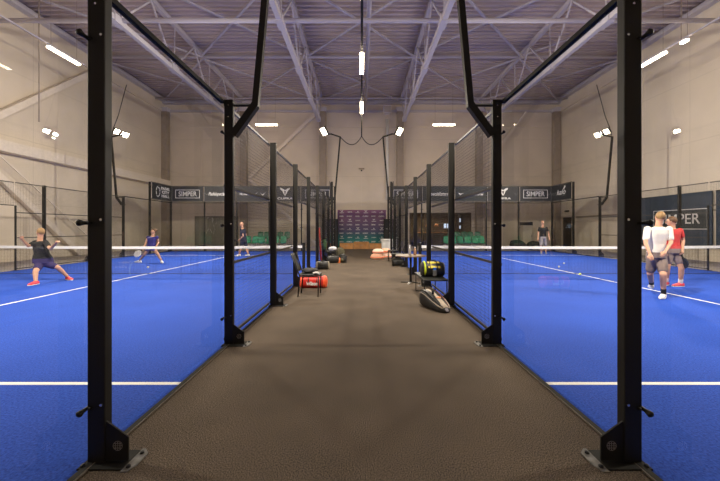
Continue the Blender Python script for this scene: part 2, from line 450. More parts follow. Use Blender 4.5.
c = MB(); c.ell((0, -.07, -.1), .06, .06, .06); c.build('sensor', BLACKD, o, True)

# ------------------------------------------------------------ lamps
# rail with tube lamps above the aisle
c = MB(); c.box(-.035, .035, -5.5, 16.2, 7.26, 7.32)
o = thing('lamp_rail', 'dark rail hanging over the aisle that carries the lamps', 'lamp rail')
c.build('rail', BLACKD, o)
for y in (2, 6.0, 9.9, 13.0, 16.1):
    c = MB(); c.tube([(0, y, 7.3), (0, y, 10.95)], .012); c.build('suspension_wire', BLACKD, o)
def linear_lamp(p, along, L, label, group, z_top=None, first=[]):
    o = thing('linear_lamp', label, 'lamp', p, 0 if along == 'x' else PI/2, group)
    c = MB(); c.box(-L/2, L/2, -.05, .05, .05, .10); c.build('housing', WHITEP, o, bevel=.01)
    c = MB(); c.box(-L/2 + .02, L/2 - .02, -.065, .065, -.02, .049); c.build('diffuser', TUBE_E, o, bevel=.01)
    if z_top:
        for sx in (-.4, .4):
            c = MB(); c.tube([(sx * L, 0, .1), (sx * L, 0, z_top - p[2])], .008); c.build('suspension_wire', COLUMN, o)
    return o
for y, t in ((3.4, ' outside the picture above the camera'), (7.4, ' above the second posts'), (11.35, ', the nearer of the two in view'), (15.5, ', the farther of the two in view')):
    linear_lamp((0, y, 7.16), 'y', 1.42, 'glowing tube lamp on the rail over the aisle' + t, 'tube lamps over the aisle')
linear_lamp((-6.45, 22, 8.42), 'x', 1.5, 'glowing horizontal tube lamp high before the end wall, left of the aisle', 'tube lamps before the end wall', 11.2)
linear_lamp((5.6, 22, 8.42), 'x', 1.5, 'glowing horizontal tube lamp high before the end wall, right of the aisle', 'tube lamps before the end wall', 11.2)
for s, nm in SIDES:
    linear_lamp((s * 12.25, 13.35 if s < 0 else 13.75, 8.5), 'y', 1.45, f'glowing tube lamp hanging along the {nm} wall beyond the fence', 'tube lamps along the side walls', 11.2)
    linear_lamp((s * 12.25, 6.8, 8.5), 'y', 1.6, f'added tube lamp hanging along the {nm} wall nearer than the picture edge', 'tube lamps along the side walls', 11.2)  # out of view, added for the light they give
    c = MB(); c.box(*sorted((s * 12.22, s * 12.28)), -4, 14.3, 8.62, 8.66); tag(c.build('cable_tray', STEEL), f'thin tray above the tube lamps along the {nm} wall', 'cable tray')
linear_lamp((12.25, 12.3, 8.5), 'y', .28, 'short bright emergency lamp just nearer than the right wall tube lamp', None, 11.2)

def area(loc, direction, sx, sy, power, col=(1, .885, .72)):
    l = bpy.data.lights.new('area', 'AREA'); l.shape = 'RECTANGLE'; l.size = sx; l.size_y = sy; l.energy = power; l.spread = 2.55; l.color = col
    o = bpy.data.objects.new('flood_light_source', l); C.objects.link(o); o.location = loc
    o.rotation_euler = Vector(direction).to_track_quat('-Z', 'Y').to_euler()
    return o

FLOOD_W = 700
def mast(x, y, s_court, y_dir, lamps, label, base_z=2.58):
    """x: fence line, s_court: +1 when the court lies towards +x; y_dir: where the lamp looks along the court"""
    o = thing('light_mast', label, 'light mast', (x, y, 0), 0, 'bent black light masts')
    c = -s_court                                   # the mast leans away from the court
    m = MB(); m.beam((c * .06, 0, base_z), (c * .33, 0, 2.95), .085, .085, up=(0, 1, 0)); m.beam((c * .33, 0, 2.93), (c * .60, 0, 5.95), .075, .075, up=(0, 1, 0)); m.build('pole', BLACK, o)
    m = MB(); m.tube([(c * .03, 0, 2.95), (c * .35, 0, 2.95)], .018); m.build('strut', BLACK, o)
    far = max(lamps)
    m = MB(); m.beam((c * .6, 0, 5.93), (s_court * (far - .3), 0, 6.08), .06, .06, up=(0, 1, 0)); [m.beam((s_court * (L - .02), -.02, 6.06), (s_court * L, y_dir * .24, 6.14 if L < .2 else 5.98), .04, .04) for L in lamps]; m.beam((s_court * (far - .32), 0, 6.08), (s_court * far, 0, 6.06), .05, .05, up=(0, 1, 0)); m.build('arm', BLACK, o)
    for L in lamps:
        d = (Vector((s_court * .66, y_dir * .50, -.54)) if len(lamps) == 1 else Vector((s_court * .80, y_dir * .14, -.56))).normalized()
        cpos = Vector((s_court * L, y_dir * .30, 6.12 if L < .2 else 5.95))
        q = d.to_track_quat('-Z', 'Y').to_matrix()
        def bx(x0, x1, y0, y1, z0, z1):
            k = MB(); k.box(x0, x1, y0, y1, z0, z1); k.v = [cpos + q @ v for v in k.v]; return k
        w2 = .21 if len(lamps) == 1 else .15; h = bx(-w2, w2, -w2 + .01, w2 - .01, -.03, .07).build('lamp_housing', BLACKD, o, bevel=.015)
        bx(-w2 + .02, w2 - .02, -w2 + .03, w2 - .03, -.037, -.031).build('lens', LENS_E, h)
        a = area(Vector((x, y, 0)) + cpos + d * .06, d, .26, .24, FLOOD_W / len(lamps))
    return o
for s, nm in SIDES:
    for y, yd, t in ((4, 1, 'near'), (16, -1, 'far')):
        mast(s * 1.655, y, s, yd, [.16], f'bent black light mast on an aisle post of the {nm} court, {t} end')
        mast(s * (XO + .06), y, -s, yd, [-.11, .33], f'bent two-lamp light mast on the outer fence of the {nm} court, {t} end')
    # cable from the rail end to each aisle mast
    pts = [Vector((0, 16.1, 6.0)) + (Vector((s * 1.08, 16, 5.97)) - Vector((0, 16.1, 6.0))) * t - Vector((0, 0, .42 * 4 * t * (1 - t) * (1.2 - .4 * t))) for t in [k / 14 for k in range(15)]]
    cable('lamp_cable', pts, .022, BLACKD, f'sagging black cable from the rail end to the {nm} aisle mast', 'cable', 'cables of the light masts')
    pts = [Vector((s * 11.75, 16.2, 8.6)), Vector((s * 11.9, 16.15, 7.9)), Vector((s * 12.1, 16.1, 7.0)), Vector((s * 12.3, 16.02, 6.3)), Vector((s * 12.33, 16, 6.0))]
    cable('lamp_cable', pts, .02, BLACKD, f'black cable dropping to the outer mast of the {nm} court', 'cable', 'cables of the light masts')
cable('drop_cable', [(0, 16.1, 7.2), (0, 16.1, 5.95)], .03, BLACKD, 'black cable dropping straight down from the end of the lamp rail', 'cable', 'cables of the light masts')

# ------------------------------------------------------------ posts
def post_proto(h, glass, name='fence_post'):
    """left side post: court on -x, aisle on +x, origin on the glass line"""
    o = thing(name, '', 'post')
    c = MB(); c.box(-.002, .106, -.03, .03, .008, h); c.build('upright', BLACK, o, bevel=.006)
    c = MB(); c.prism([(.095, .012), (.240, .012), (.240, .158), (.10, .258), (.095, .258)], (0, -.014, 0), (1, 0, 0), (0, 0, 1), .012)
    br = c.build('foot_bracket', BLACK, o, bevel=.002)
    c = MB()
    ec = Vector((.178, -.0215, .105))
    c.v = []; ring = []
    for k in range(20):
        t = 2 * PI * k / 20; t2 = 2 * PI * (k + .62) / 20
        c.beam(ec + Vector((math.cos(t), 0, math.sin(t))) * .028, ec + Vector((math.cos(t2), 0, math.sin(t2))) * .028, .002, .0035, up=(0, 1, 0))
    for k in (-.014, 0, .014):
        w = math.sqrt(.026 ** 2 - k * k)
        for j in range(5):
            a = -w + 2 * w * (j + .15) / 5; e = -w + 2 * w * (j + .75) / 5
            c.beam(ec + Vector((a, 0, k)), ec + Vector((e, 0, k)), .002, .003, up=(0, 1, 0))
            c.beam(ec + Vector((k, 0, a)), ec + Vector((k, 0, e)), .002, .003, up=(0, 1, 0))
    c.build('round_emblem', GREYL, br)
    c = MB(); c.box(-.02, .25, -.085, .085, .0, .009); c.build('base_plate', BLACKR, o, bevel=.002)
    c = MB(); c.prism([(.25, -.10), (.285, -.10), (.31, -.04), (.31, .06), (.27, .10), (.25, .10)], (0, 0, .004), (1, 0, 0), (0, 1, 0), .007)
    st = c.build('anchor_strip', mat('dull_zinc', (.15, .145, .135), .7, .1, noise=(30, .3)), o)
    for yy in (-.065, .055):
        c = MB(); c.lathe([(.013, .007), (.013, .018), (.006, .022)], (.275, yy, 0), 8); c.build('anchor_bolt', BLACKD, st)
    c = MB(); c.lathe([(.013, .008), (.013, .02), (.006, .024)], (.0, -.062, 0), 8); c.build('anchor_bolt', BLACKD, o)
    c = MB(); c.box(-.004, .104, -.034, .034, h, h + .008); c.build('cap', BLACK, o, bevel=.002)
    if glass:
        for z in (.34, 1.466, 2.59):
            c = MB()
            ang = .35 if z != 1.466 else 0.0
            sg = -1 if z < 1 else 1
            c.tube([(.0, -.02, z), (-.004, -.05, z + sg * ang * .01), (-.007, -.068, z + sg * ang * .02), (-.008, -.082, z + sg * ang * .03), (-.009, -.09, z + sg * ang * .035)], [.012, .012, .017, .020, .010], 10)
            c.lathe([(.012, -.006), (.012, .006)], (.02, -.034, z), 8)
            k = c.build('glass_clamp', BLACK, o, True)
            c = MB(); c.tube([(.0, .02, z), (-.004, .05, z), (-.007, .068, z), (-.008, .085, z)], [.009, .009, .015, .010], 8); c.build('glass_clamp', BLACK, o, True)
            c = MB(); c.tube([(.085, -.036, z + .02), (.085, -.029, z + .02)], .008, 8); c.build('bolt_head', CHROME, o)
        for z in (2.94, 2.80):
            c = MB(); c.tube([(.05, -.034, z), (.05, -.029, z)], .007, 8); c.build('bolt_head', CHROME, o)
    return o
p3g = post_proto(3.0, True); p4g = post_proto(4.0, True); p3m = post_proto(3.0, False)
used = set()
def place_post(proto, x, y, rz, label, group):
    if id(proto) not in used:
        used.add(id(proto)); proto.location = (x, y, 0); proto.rotation_euler = (0, 0, rz); proto['label'] = label; proto['group'] = group; return proto
    return dup(proto, (x, y, 0), rz, label, group)
for s, nm in SIDES:
    rz = 0 if s < 0 else PI
    for k, y in enumerate(range(2, 21, 2)):
        pr = p4g if y in (2, 18, 20) else (p3g if y in (4, 16) else p3m)
        what = {2: 'tall black post nearest the camera', 4: 'black post with the bent mast on its top', 20: 'black corner post at the far end'}.get(y, f'black fence post, {ORD[k]} from the camera')
        o = place_post(pr, s * (XG - .015), y, rz, f'{what}, on the {nm} side of the aisle', 'black posts along the aisle')
        if y == 2: o.location.x -= s * .014
        if s > 0:     # mirror instead of half turn, so that bracket and emblem face the near side again
            o.rotation_euler = (0, 0, 0); o.scale = (-1, 1, 1)
    for y in (6, 8, 9, 10.96, 12, 14, 16, 18, 20):
        if y in (8, 9): continue
        if y == 10.96:
            o = thing('gate_post', f'thin black gate post in the outer fence of the {nm} court', 'post', (s * XO, y, 0), 0)
            c = MB(); c.box(-.02, .02, -.02, .02, 0, 2.2); c.build('upright', BLACK, o)
            c = MB(); c.box(-.08, .08, -.06, .06, 0, .008); c.build('base_plate', BLACK, o)
            continue
        pr = p4g if y >= 18 else (p3g if y == 16 else p3m)
        o = place_post(pr, s * (XO + .0), y, 0, f'black post of the outer fence of the {nm} court, {ORD[int((20 - y) // 2)]} from its far corner', 'black posts of the outer fences')
        if s < 0: o.scale = (-1, 1, 1)
    for k, x in enumerate((3.715, 5.715, 7.715, 9.715)):
        o = place_post(p4g, s * x, 20.0, PI/2, f'black post between the end panes of the {nm} court, {ORD[k]} from the aisle', 'black posts between the end panes')

# ------------------------------------------------------------ fence panels
def wire_panel(name, label, group, x, y0, y1, z0, z1, rails, cat='fence'):
    o = thing(name, label, cat, (x, (y0 + y1) / 2, 0), 0, group)
    L = (y1 - y0) / 2 - .035
    c = MB(); r = .0015
    n = int(round(2 * L / .05))
    for k in range(n + 1):
        yy = -L + 2 * L * k / n; c.box(-r, r, yy - r, yy + r, z0, z1)
    m = int(round((z1 - z0) / .05))
    for k in range(m + 1):
        zz = z0 + (z1 - z0) * k / m; c.box(r, 3 * r, -L, L, zz - r, zz + r)
    w = c.build('wire_mesh', BLACKW, o)
    for zz in rails:
        c = MB(); c.box(-.014, .014, -L, L, zz - .016, zz + .016); c.build('rail', BLACKW, o)
    return o
BLACKW = mat('black_wire', (.045, .040, .032), .4)
for s, nm in SIDES:
    for k, (y0, y1) in enumerate(((4, 6), (6, 8), (8, 10), (10, 12), (12, 14), (14, 16))):
        gate = k in (2, 3)
        wire_panel('wire_fence', f'black wire mesh panel{" above the doorway" if gate else ""} by the aisle, {ORD[k]} from the camera, {nm} court', 'wire mesh panels along the aisle',
                   s * (XG + .005), y0, y1, 2.16 if gate else .05, 2.98, (2.16, 2.975) if gate else (.05, .98, 1.96, 2.975))
    for k, (y0, y1) in enumerate(((6, 9), (9, 10.96), (10.96, 12), (12, 14), (14, 16))):
        gate = k == 1
        wire_panel('wire_fence', f'wire mesh panel in the outer fence of the {nm} court, {ORD[4 - k]} before the glass', 'wire mesh panels of the outer fences',
                   s * (XO + .03), y0, y1, 2.2 if gate else .05, 2.98, (2.2, 2.975) if gate else (.05, 1.1, 1.96, 2.975))

def pane(label, group, x, y, length, along, z1=2.97, rail=False):
    o = thing('glass_panel', label, 'glass panel', (x, y, 0), 0 if along == 'y' else PI/2, group)
    L = length / 2 - .006
    c = MB(); c.box(-.006, .006, -L, L, .006, z1); c.build('pane', GLASS, o)
    if not rail or abs(x) > 2:
        c = MB(); c.box(-.016, .016, -L, L, 0, .034); c.build('floor_channel', BLACK, o)
    if rail:
        c = MB(); c.box(-.022, .022, -L, L, z1, z1 + .04); c.build('top_rail', BLACKR, o)
    return o
for s, nm in SIDES:
    for y, t in ((1, 'beside the camera'), (3, 'between the first and second aisle posts'), (17, 'second from the far end of the aisle'), (19, 'at the far end of the aisle')):
        pane(f'clear glass pane of the {nm} court {t}', 'glass panes along the aisle', s * (XG + .015), y, 2, 'y', rail=True)
    for y, t in ((17, 'next to the wire mesh'), (19, 'at the far corner')):
        pane(f'clear glass pane in the outer side of the {nm} court {t}', 'glass panes of the outer sides', s * (XO - .012), y, 2, 'y', rail=True)
    for k in range(5):
        pane(f'clear glass pane in the far end of the {nm} court, {ORD[k]} from the aisle', 'glass panes of the far ends', s * (2.715 + 2 * k), 20.012, 2, 'x', rail=True)
    # steel edging between carpet and turf
    c = MB(); x0, x1 = sorted((s * 1.645, s * 1.682)); c.box(x0, x1, 0, 20, -.01, .012); o = thing('court_edging', f'dark steel edging with a pale lip along the {nm} court', 'edging')
    c.build('kerb', BLACKR, o)
    c = MB(); x0, x1 = sorted((s * 1.637, s * 1.645)); c.box(x0, x1, 0, 20, 0, .010); c.build('pale_lip', TRIM, o)

# ------------------------------------------------------------ banners above the end glass
def cupra_mark(mb, o, ax, bx, k):
    """horned shield"""
    half = [(.0, -.5), (.12, -.28), (.30, .10), (.52, .32), (.60, .50), (.30, .42), (.14, .18), (.0, .18)]
    inner = [(.0, -.28), (.08, -.12), (.13, .03), (.0, .03)]
    for sg in (-1, 1):
        q = [(.05, -.42), (.15, -.28), (.32, .10), (.56, .30), (.62, .5), (.28, .40), (.12, .26), (.0, .24), (.0, .10), (.14, .08), (.06, -.2), (.0, -.28), (.0, -.5)]
        mb.prism([(sg * a * k, b2 * k) for a, b2 in q], o, ax, bx, .004)
def banner(label, origin, ax, kind, base):
    ax = Vector(ax); bx = Vector((0, 0, 1)); nn = ax.cross(bx)
    o = thing('advert_banner', label, 'banner', origin, 0, 'banners above the end glass')
    c = MB(); c.prism([(-.955, .06), (.955, .06), (.955, .95), (-.955, .95)], (0, 0, 0), ax, bx, .01); c.build('sheet', base, o)
    c = MB(); f = nn * .008
    for z in (.03, .975): c.prism([(-1, z - .02), (1, z - .02), (1, z + .02), (-1, z + .02)], (0, 0, 0), ax, bx, .03)
    c.build('frame_rail', BLACKW, o)
    c = MB(); c.prism([(-.97, .05), (-.955, .05), (-.955, .96), (-.97, .96)], f, ax, bx, .004); c.prism([(-.97, .035), (.97, .035), (.97, .055), (-.97, .055)], f, ax, bx, .004); c.build('hem', GREYL, o)
    c = MB(); P0 = Vector((0, 0, .5)) + f
    if kind == 'SIMPER':
        frame_lines(c, P0, ax, bx, 1.5, .52, .03); put_text(c, 'SIMPER', P0 - bx * .01, ax, bx, .42, 1.12, bold=.004)
    elif kind == 'CUPRA':
        cupra_mark(c, P0 + bx * .13, ax, bx, .5); put_text(c, 'CUPRA', P0 - bx * .28, ax, bx, .17, .95, bold=.003)
    elif kind == 'script':
        put_text(c, 'Padelspecialisten', P0, ax, bx, .30, 1.45, .35, bold=.006)
    elif kind == 'special':
        put_text(c, 'specialisterna', P0 + ax * .1, ax, bx, .30, 1.35, .3, bold=.006)
    elif kind == 'nordic':
        put_text(c, 'NORDIC', P0 - ax * .45, ax, bx, .20, .70, bold=.005)
        for a in (.12, .62):
            c.prism([(a - .14, .09), (a - .02, -.03), (a + .2, .10), (a + .0, -.10)], P0, ax, bx, .004)
    elif kind == 'central':
        c.prism([(-.75, .07), (-.65, -.08), (-.40, .07), (-.6, .02)], P0, ax, bx, .004)
        put_text(c, '~central', P0 + ax * .35, ax, bx, .26, .85, .3, bold=.005)
    elif kind == 'club':
        for k in range(5):
            t = PI * .5 + PI * k / 4
            c.beam(P0 + ax * (-.42 + .16 * math.cos(t)) + bx * .3 * math.sin(t), P0 + ax * (-.42 + .16 * math.cos(t + .6)) + bx * .3 * math.sin(t + .6), .02, .03)
            t = -PI * .5 + PI * k / 4
            c.beam(P0 + ax * (-.36 + .12 * math.cos(t)) + bx * .24 * math.sin(t), P0 + ax * (-.36 + .12 * math.cos(t + .6)) + bx * .24 * math.sin(t + .6), .02, .03)
        for j, w in enumerate(('PADEL', 'CITY', 'HALL')): put_text(c, w, P0 + ax * .3 + bx * (.22 - .22 * j), ax, bx, .22, (.85, .7, .75)[j], bold=.003)
    elif kind == 'halo':
        put_text(c, 'halo', P0, ax, bx, .42, .85, .4)
        c.prism([(.1, .0), (.38, .36), (.44, .30), (.30, .05), (.40, .28)], P0, ax, bx, .004)
    c.build('lettering', LETTER, o)
    return o
bx_kind = {('left', 0): ('SIMPER', BANNER), ('left', 1): ('CUPRA', BANNER), ('left', 2): ('nordic', BANNER), ('left', 3): ('script', BANNER), ('left', 4): ('SIMPER', BANNER),
           ('right', 0): ('SIMPER', BANNER), ('right', 1): ('special', BANNERC), ('right', 2): ('central', BANNERC), ('right', 3): ('CUPRA', BANNER), ('right', 4): ('SIMPER', BANNER)} if False else None
BANNERC = mat('slate_banner', (.020, .026, .030), .6)
KINDS = {'left': [('SIMPER', BANNER), ('CUPRA', BANNER), ('nordic', BANNER), ('script', BANNER), ('SIMPER', BANNER)],
         'right': [('SIMPER', BANNER), ('special', BANNERC), ('central', BANNERC), ('CUPRA', BANNER), ('SIMPER', BANNER)]}
DESC = {'SIMPER': 'with boxed SIMPER lettering', 'CUPRA': 'with a horned shield mark', 'nordic': 'with a word and two wings', 'script': 'with one line of slanting script',
        'special': 'with a line of slanting lettering', 'central': 'with a swoosh and slanting word', 'club': 'with a leaf ring and three stacked words', 'halo': 'with a thin handwritten word'}
for s, nm in SIDES:
    for k in range(5):
        kd, bs = KINDS[nm][k]
        banner(f'dark banner {DESC[kd]}, {ORD[k]} from the aisle on the {nm} court', (s * (2.715 + 2 * k), 19.96, 3.03), (1, 0, 0), kd, bs)
banner('black corner banner ' + DESC['club'] + ', left court', (-XO + .03, 19, 3.03), (0, 1, 0), 'club', BANNERB)
banner('black corner banner ' + DESC['halo'] + ', right court', (XO - .03, 19, 3.03), (0, -1, 0), 'halo', BANNERB)
banner('dark banner seen edge-on over the aisle side of the left court end', (-XG - .06, 19, 3.03), (0, -1, 0), 'SIMPER', BANNER)
banner('dark banner seen edge-on over the aisle side of the right court end', (XG + .06, 19, 3.03), (0, 1, 0), 'SIMPER', BANNER)

# blue advertising sheets on the right wall
for k, (y0, y1, mm, t) in enumerate(((16.95, 19.0, NAVYB, 'far plain one'), (13.95, 16.93, BANNERC2 if False else NAVYB, ''), (10.9, 13.8, NAVYB, 'near plain one'))):
    lab = 'big slate blue wall sheet with SIMPER in a white frame on the right wall' if not t else f'slate blue wall sheet on the right wall, {t}'
    o = thing('wall_sheet', lab, 'banner', (HW - .10, (y0 + y1) / 2, .55), 0, 'slate blue sheets on the right wall')
    w = (y1 - y0) / 2
    c = MB(); c.box(-.02, .02, -w, w, 0, 2.5); c.build('sheet', NAVYB, o, bevel=.005)
    if not t:
        c = MB(); c.prism([(-1.29, .82), (1.33, .82), (1.33, 1.76), (-1.29, 1.76)], (-.024, 0, 0), (0, -1, 0), (0, 0, 1), .004); c.build('name_field', BANNERC, o)
        c = MB(); q = Vector((-.03, -.02, 1.29)); frame_lines(c, q, (0, -1, 0), (0, 0, 1), 2.62, .94, .035)
        put_text(c, 'SIMPER', q, (0, -1, 0), (0, 0, 1), .68, 1.95, bold=.004); c.build('lettering', LETTER, o)
    else:
        c = MB()
        for z in (.03, 2.47): c.box(-.026, -.02, -w, w, z - .03, z + .03)
        c.build('hem', BANNERB, o)

# ------------------------------------------------------------ nets
NETC = mat('net_cord', (.012, .012, .014), .7)
for s, nm in SIDES:
    xa, xb = sorted((s * (XG + .1), s * (XO - .1)))
    cx = (xa + xb) / 2
    o = thing('court_net', f'dark net with a white top band across the {nm} court', 'net', (cx, 10, 0), 0, 'court nets')
    w = (xb - xa) / 2; c = MB(); r = .0013
    def top(x): return .86 + .035 * (x / w) ** 2
    n = int(2 * w / .045)
    for k in range(n + 1):
        x = -w + 2 * w * k / n; c.box(x - r, x + r, -r, r, .03, top(x) - .05)
    for j in range(18):
        z = .06 + j * .045; c.box(-w, w, -r, r, z - r, z + r)
    c.build('cord_mesh', NETC, o)
    c = MB(); m = 24
    vs = []; 
    for k in range(m + 1):
        x = -w + 2 * w * k / m; t = top(x)
        vs += [(x, -.012, t - .075), (x, .012, t - .075), (x, .012, t + .005), (x, -.012, t + .005)]
    fs = []
    for k in range(m):
        a = 4 * k; bq = a + 4
        fs += [(a, a+1, bq+1, bq), (a+1, a+2, bq+2, bq+1), (a+2, a+3, bq+3, bq+2), (a+3, a, bq, bq+3)]
    c.add(vs, fs + [(3, 2, 1, 0), (4*m, 4*m+1, 4*m+2, 4*m+3)]); c.build('top_band', WHITEP, o)
    c = MB(); c.box(-w, w, -.005, .005, .02, .034); c.build('bottom_band', NETC, o)
    for sx in (-1, 1):
        c = MB(); c.box(sx * (w + .02) - .04, sx * (w + .02) + .04, -.05, .05, 0, .98); p = c.build('net_post', BLACK, o, bevel=.006)
        c = MB(); c.tube([(sx * (w + .02), -.05, .78), (sx * (w + .02), -.12, .78)], .02); c.build('winder', BLACKD, p)

# ------------------------------------------------------------ chairs, benches, tables, bags along the aisle
def metal_chair(name, label, x, y, rz, seatm, z=0):
    """faces +x; origin on the floor under the seat"""
    o = thing(name, label, 'chair', (x, y, z), rz, 'black chairs along the aisle')
    c = MB(); c.loft([((0, -.21, .45), .21, .018, (1,0,0), (0,0,1)), ((0, -.18, .452), .225, .024, (1,0,0), (0,0,1)), ((0, .18, .452), .225, .024, (1,0,0), (0,0,1)), ((0, .21, .45), .21, .018, (1,0,0), (0,0,1))], 16, 3.5); c.build('seat', seatm, o, True)
    c = MB()
    secs = []
    for t in range(6):
        zz = .52 + .075 * t; xx = -.24 - .05 * t * .6
        secs.append(((xx, 0, zz), .19 + .01 * math.sin(t), .012, (0, 1, 0), (1, 0, .2)))
    c.loft(secs, 16, 3); c.build('backrest', seatm, o, True)
    for sy in (-.2, .2):
        c = MB(); c.tube([(.19, sy, .0), (.20, sy, .43)], .014, 8); c.build('leg', BLACK, o, True)
        c = MB(); c.tube([(-.23, sy, 0), (-.19, sy, .43), (-.24, sy, .55), (-.34, sy, .90)], .014, 8); c.build('leg', BLACK, o, True)
        c = MB(); c.tube([(-.2, sy, .42), (.2, sy, .42)], .010, 8); c.build('seat_rail', BLACK, o, True)
    c = MB(); c.tube([(.19, -.2, .40), (.19, .2, .40)], .009, 8); c.build('stretcher', BLACK, o, True)
    return o
SEATB = mat('black_seat', (.020, .021, .020), .5)
DKG = mat('dark_grey_cloth', (.035, .034, .034), .8, noise=(20, .3))
metal_chair('metal_chair', 'black chair against the left fence with clothes on its seat, above the red bag', -1.11, 6.95, 0, SEATB)
# clothes and a small white cup on that chair
def heap(name, label, cat, loc, dims, m, seed=1, n=18, group=None, rz=0, parts=None):
    """soft crumpled heap: an ellipsoid pushed about by noise and flat underneath"""
    rnd = random.Random(seed); c = MB(); w, d, h = dims
    N, M2 = 28, 14; vs = []; fs = []
    ph = [rnd.uniform(0, 6.28) for _ in range(8)]
    for i in range(M2 + 1):
        a = PI * i / M2 - PI / 2
        for k in range(N):
            t = 2 * PI * k / N
            r = 1 + .08 * math.sin(3 * t + ph[0] + 2 * a) + .06 * math.sin(5 * t + ph[1] - 3 * a) + .04 * math.sin(9 * t + ph[2])
            ca = abs(math.cos(a)) ** .7
            vs.append((w / 2 * r * ca * math.cos(t), d / 2 * r * ca * math.sin(t), max(0, h * .5 + h * .5 * math.sin(a) * (1 + .12 * math.sin(4 * t + ph[3])))))
    for i in range(M2):
        for k in range(N): fs.append((i*N+k, i*N+(k+1) % N, (i+1)*N+(k+1) % N, (i+1)*N+k))
    c.add(vs, fs)
    return c, (w, d, h)
def soft(name, label, cat, loc, dims, m, seed=1, rz=0, group=None):
    c, _ = heap(name, label, cat, loc, dims, m, seed)
    o = c.build(name, m, None, True); o.location = loc; o.rotation_euler = (0, 0, rz)
    return tag(o, label, cat, group)
soft('jacket', 'crumpled dark grey jacket on the seat of the left chair', 'jacket', (-1.13, 6.98, .475), (.34, .36, .10), DKG, 3)
soft('shirt', 'folded pale cloth on the front edge of the left chair seat', 'cloth', (-.97, 6.80, .475), (.13, .16, .04), mat('pale_cloth', (.55, .52, .50), .9), 5)

RED = mat('red_nylon', (.55, .022, .014), .45, noise=(9, .15))
ORG = mat('orange_nylon', (.85, .10, .03), .45)
def tube_bag(name, label, loc, rz, L, r, body, ends, word=None, group=None, strap=BLACKD, band=None):
    """barrel bag lying along its own x axis"""
    o = thing(name, label, 'bag', loc, rz, group)
    c = MB(); A, B = (0, 1, 0), (0, 0, 1)
    prof = [(-.5, .80), (-.47, .95), (-.35, 1.0), (-.1, .985), (.15, 1.0), (.35, .99), (.47, .95), (.5, .80)]
    c.loft([((t * L, 0, r * .96), r * q, r * q * .96, A, B) for t, q in prof], 26, 2.6); c.build('bag_body', body, o, True)
    for sg in (-1, 1):
        c = MB(); c.loft([((sg * t * L, 0, r * .96), r * q, r * q * .96, A, B) for t, q in ((.40, 1.01), (.475, .965), (.515, .80), (.54, .5))], 26, 2.6); c.build('end_pocket', ends, o, True)
    c = MB(); c.tube([(-.38 * L, -.03, r * 1.93), (-.2*L, -.02, r * 1.95), (.2*L, -.02, r * 1.95), (.38 * L, -.03, r * 1.93)], .006, 6); c.build('zip', BLACKD, o)
    c = MB()
    for sx in (-.16, .16):
        c.tube([(sx * L, -r * 1.02 * math.cos(a), r * .96 + r * 1.0 * math.sin(a)) for a in [k * PI / 10 for k in range(11)]], .012, 6)
    c.tube([(-.16 * L, -.02, r * 1.95), (-.1 * L, -.03, r * 2.15), (.1 * L, -.03, r * 2.15), (.16 * L, -.02, r * 1.95)], .012, 6)
    c.build('handle', strap, o, True)
    if word:
        c = MB(); put_text(c, word, (-.02, -r * 1.02, r * .80), (1, 0, 0), (0, 0, 1), .12, L * .42, .15, bold=.004); c.build('lettering', LETTER, o)
    return o
tube_bag('racket_bag', 'red and orange barrel bag with white lettering lying under the left chair', (-1.17, 7.8, 0), 0, .62, .150, RED, ORG, 'Wilson')

BAGB = mat('black_nylon', (.014, .014, .013), .5, noise=(14, .3))
OLIVE = mat('olive_nylon', (.085, .075, .035), .6, noise=(16, .3))
YEL = mat('yellow_nylon', (.80, .62, .06), .5)
YELS = mat('lime_strap', (.60, .72, .03), .5)
BEI = mat('beige_nylon', (.42, .35, .27), .6, noise=(20, .12))
tube_bag('sports_bag', 'small black bag on the floor beyond the left chair', (-1.36, 11.3, 0), .15, .44, .145, BAGB, mat('stone_nylon', (.22, .19, .14), .6))
metal_chair('metal_chair', 'far black chair in the left row with a green jacket over it', -1.32, 13.75, 0, SEATB)
GRN = mat('green_jacket', (.035, .085, .035), .8, noise=(20, .3))
o = soft('jacket', 'dark green jacket hung over the back of the far left chair', 'jacket', (-1.57, 13.75, .50), (.16, .46, .44), GRN, 4)
soft('towel', 'white towel lying on the seat of the far left chair', 'towel', (-1.22, 13.7, .475), (.34, .36, .17), mat('white_towel', (.62, .62, .66), .9), 6)
tube_bag('sports_bag', 'black bag on the floor under the far left chair', (-1.17, 13.35, 0), .1, .46, .15, BAGB, BAGB)
def backpack(label, loc, rz, w, d, h, body, pocket, group=None):
    o = thing('backpack', label, 'backpack', loc, rz, group)
    c = MB(); X, Y = (1, 0, 0), (0, 1, 0)
    c.loft([((0, 0, .0), w*.42, d*.40, X, Y), ((0, 0, .03), w*.5, d*.5, X, Y), ((0, 0, h*.5), w*.5, d*.48, X, Y), ((0, .01, h*.8), w*.44, d*.42, X, Y), ((0, .02, h*.95), w*.30, d*.30, X, Y), ((0, .02, h), w*.12, d*.12, X, Y)], 24, 2.8); c.build('bag_body', body, o, True)
    c = MB(); c.loft([((0, -d*.48, .05), w*.32, d*.12, X, Y), ((0, -d*.52, .10), w*.36, d*.16, X, Y), ((0, -d*.5, h*.42), w*.35, d*.14, X, Y), ((0, -d*.42, h*.5), w*.28, d*.06, X, Y)], 20, 3); c.build('front_pocket', pocket, o, True)
    c = MB()
    for sx in (-.22, .22): c.tube([(sx*w, d*.35, h*.9), (sx*w*1.3, d*.62, h*.7), (sx*w*1.4, d*.62, h*.3), (sx*w, d*.45, .06)], .014, 6)
    c.tube([(-.07*w, .02, h*.97), (0, .02, h*1.08), (.07*w, .02, h*.97)], .010, 6)
    c.build('strap', BLACKD, o, True)
    return o
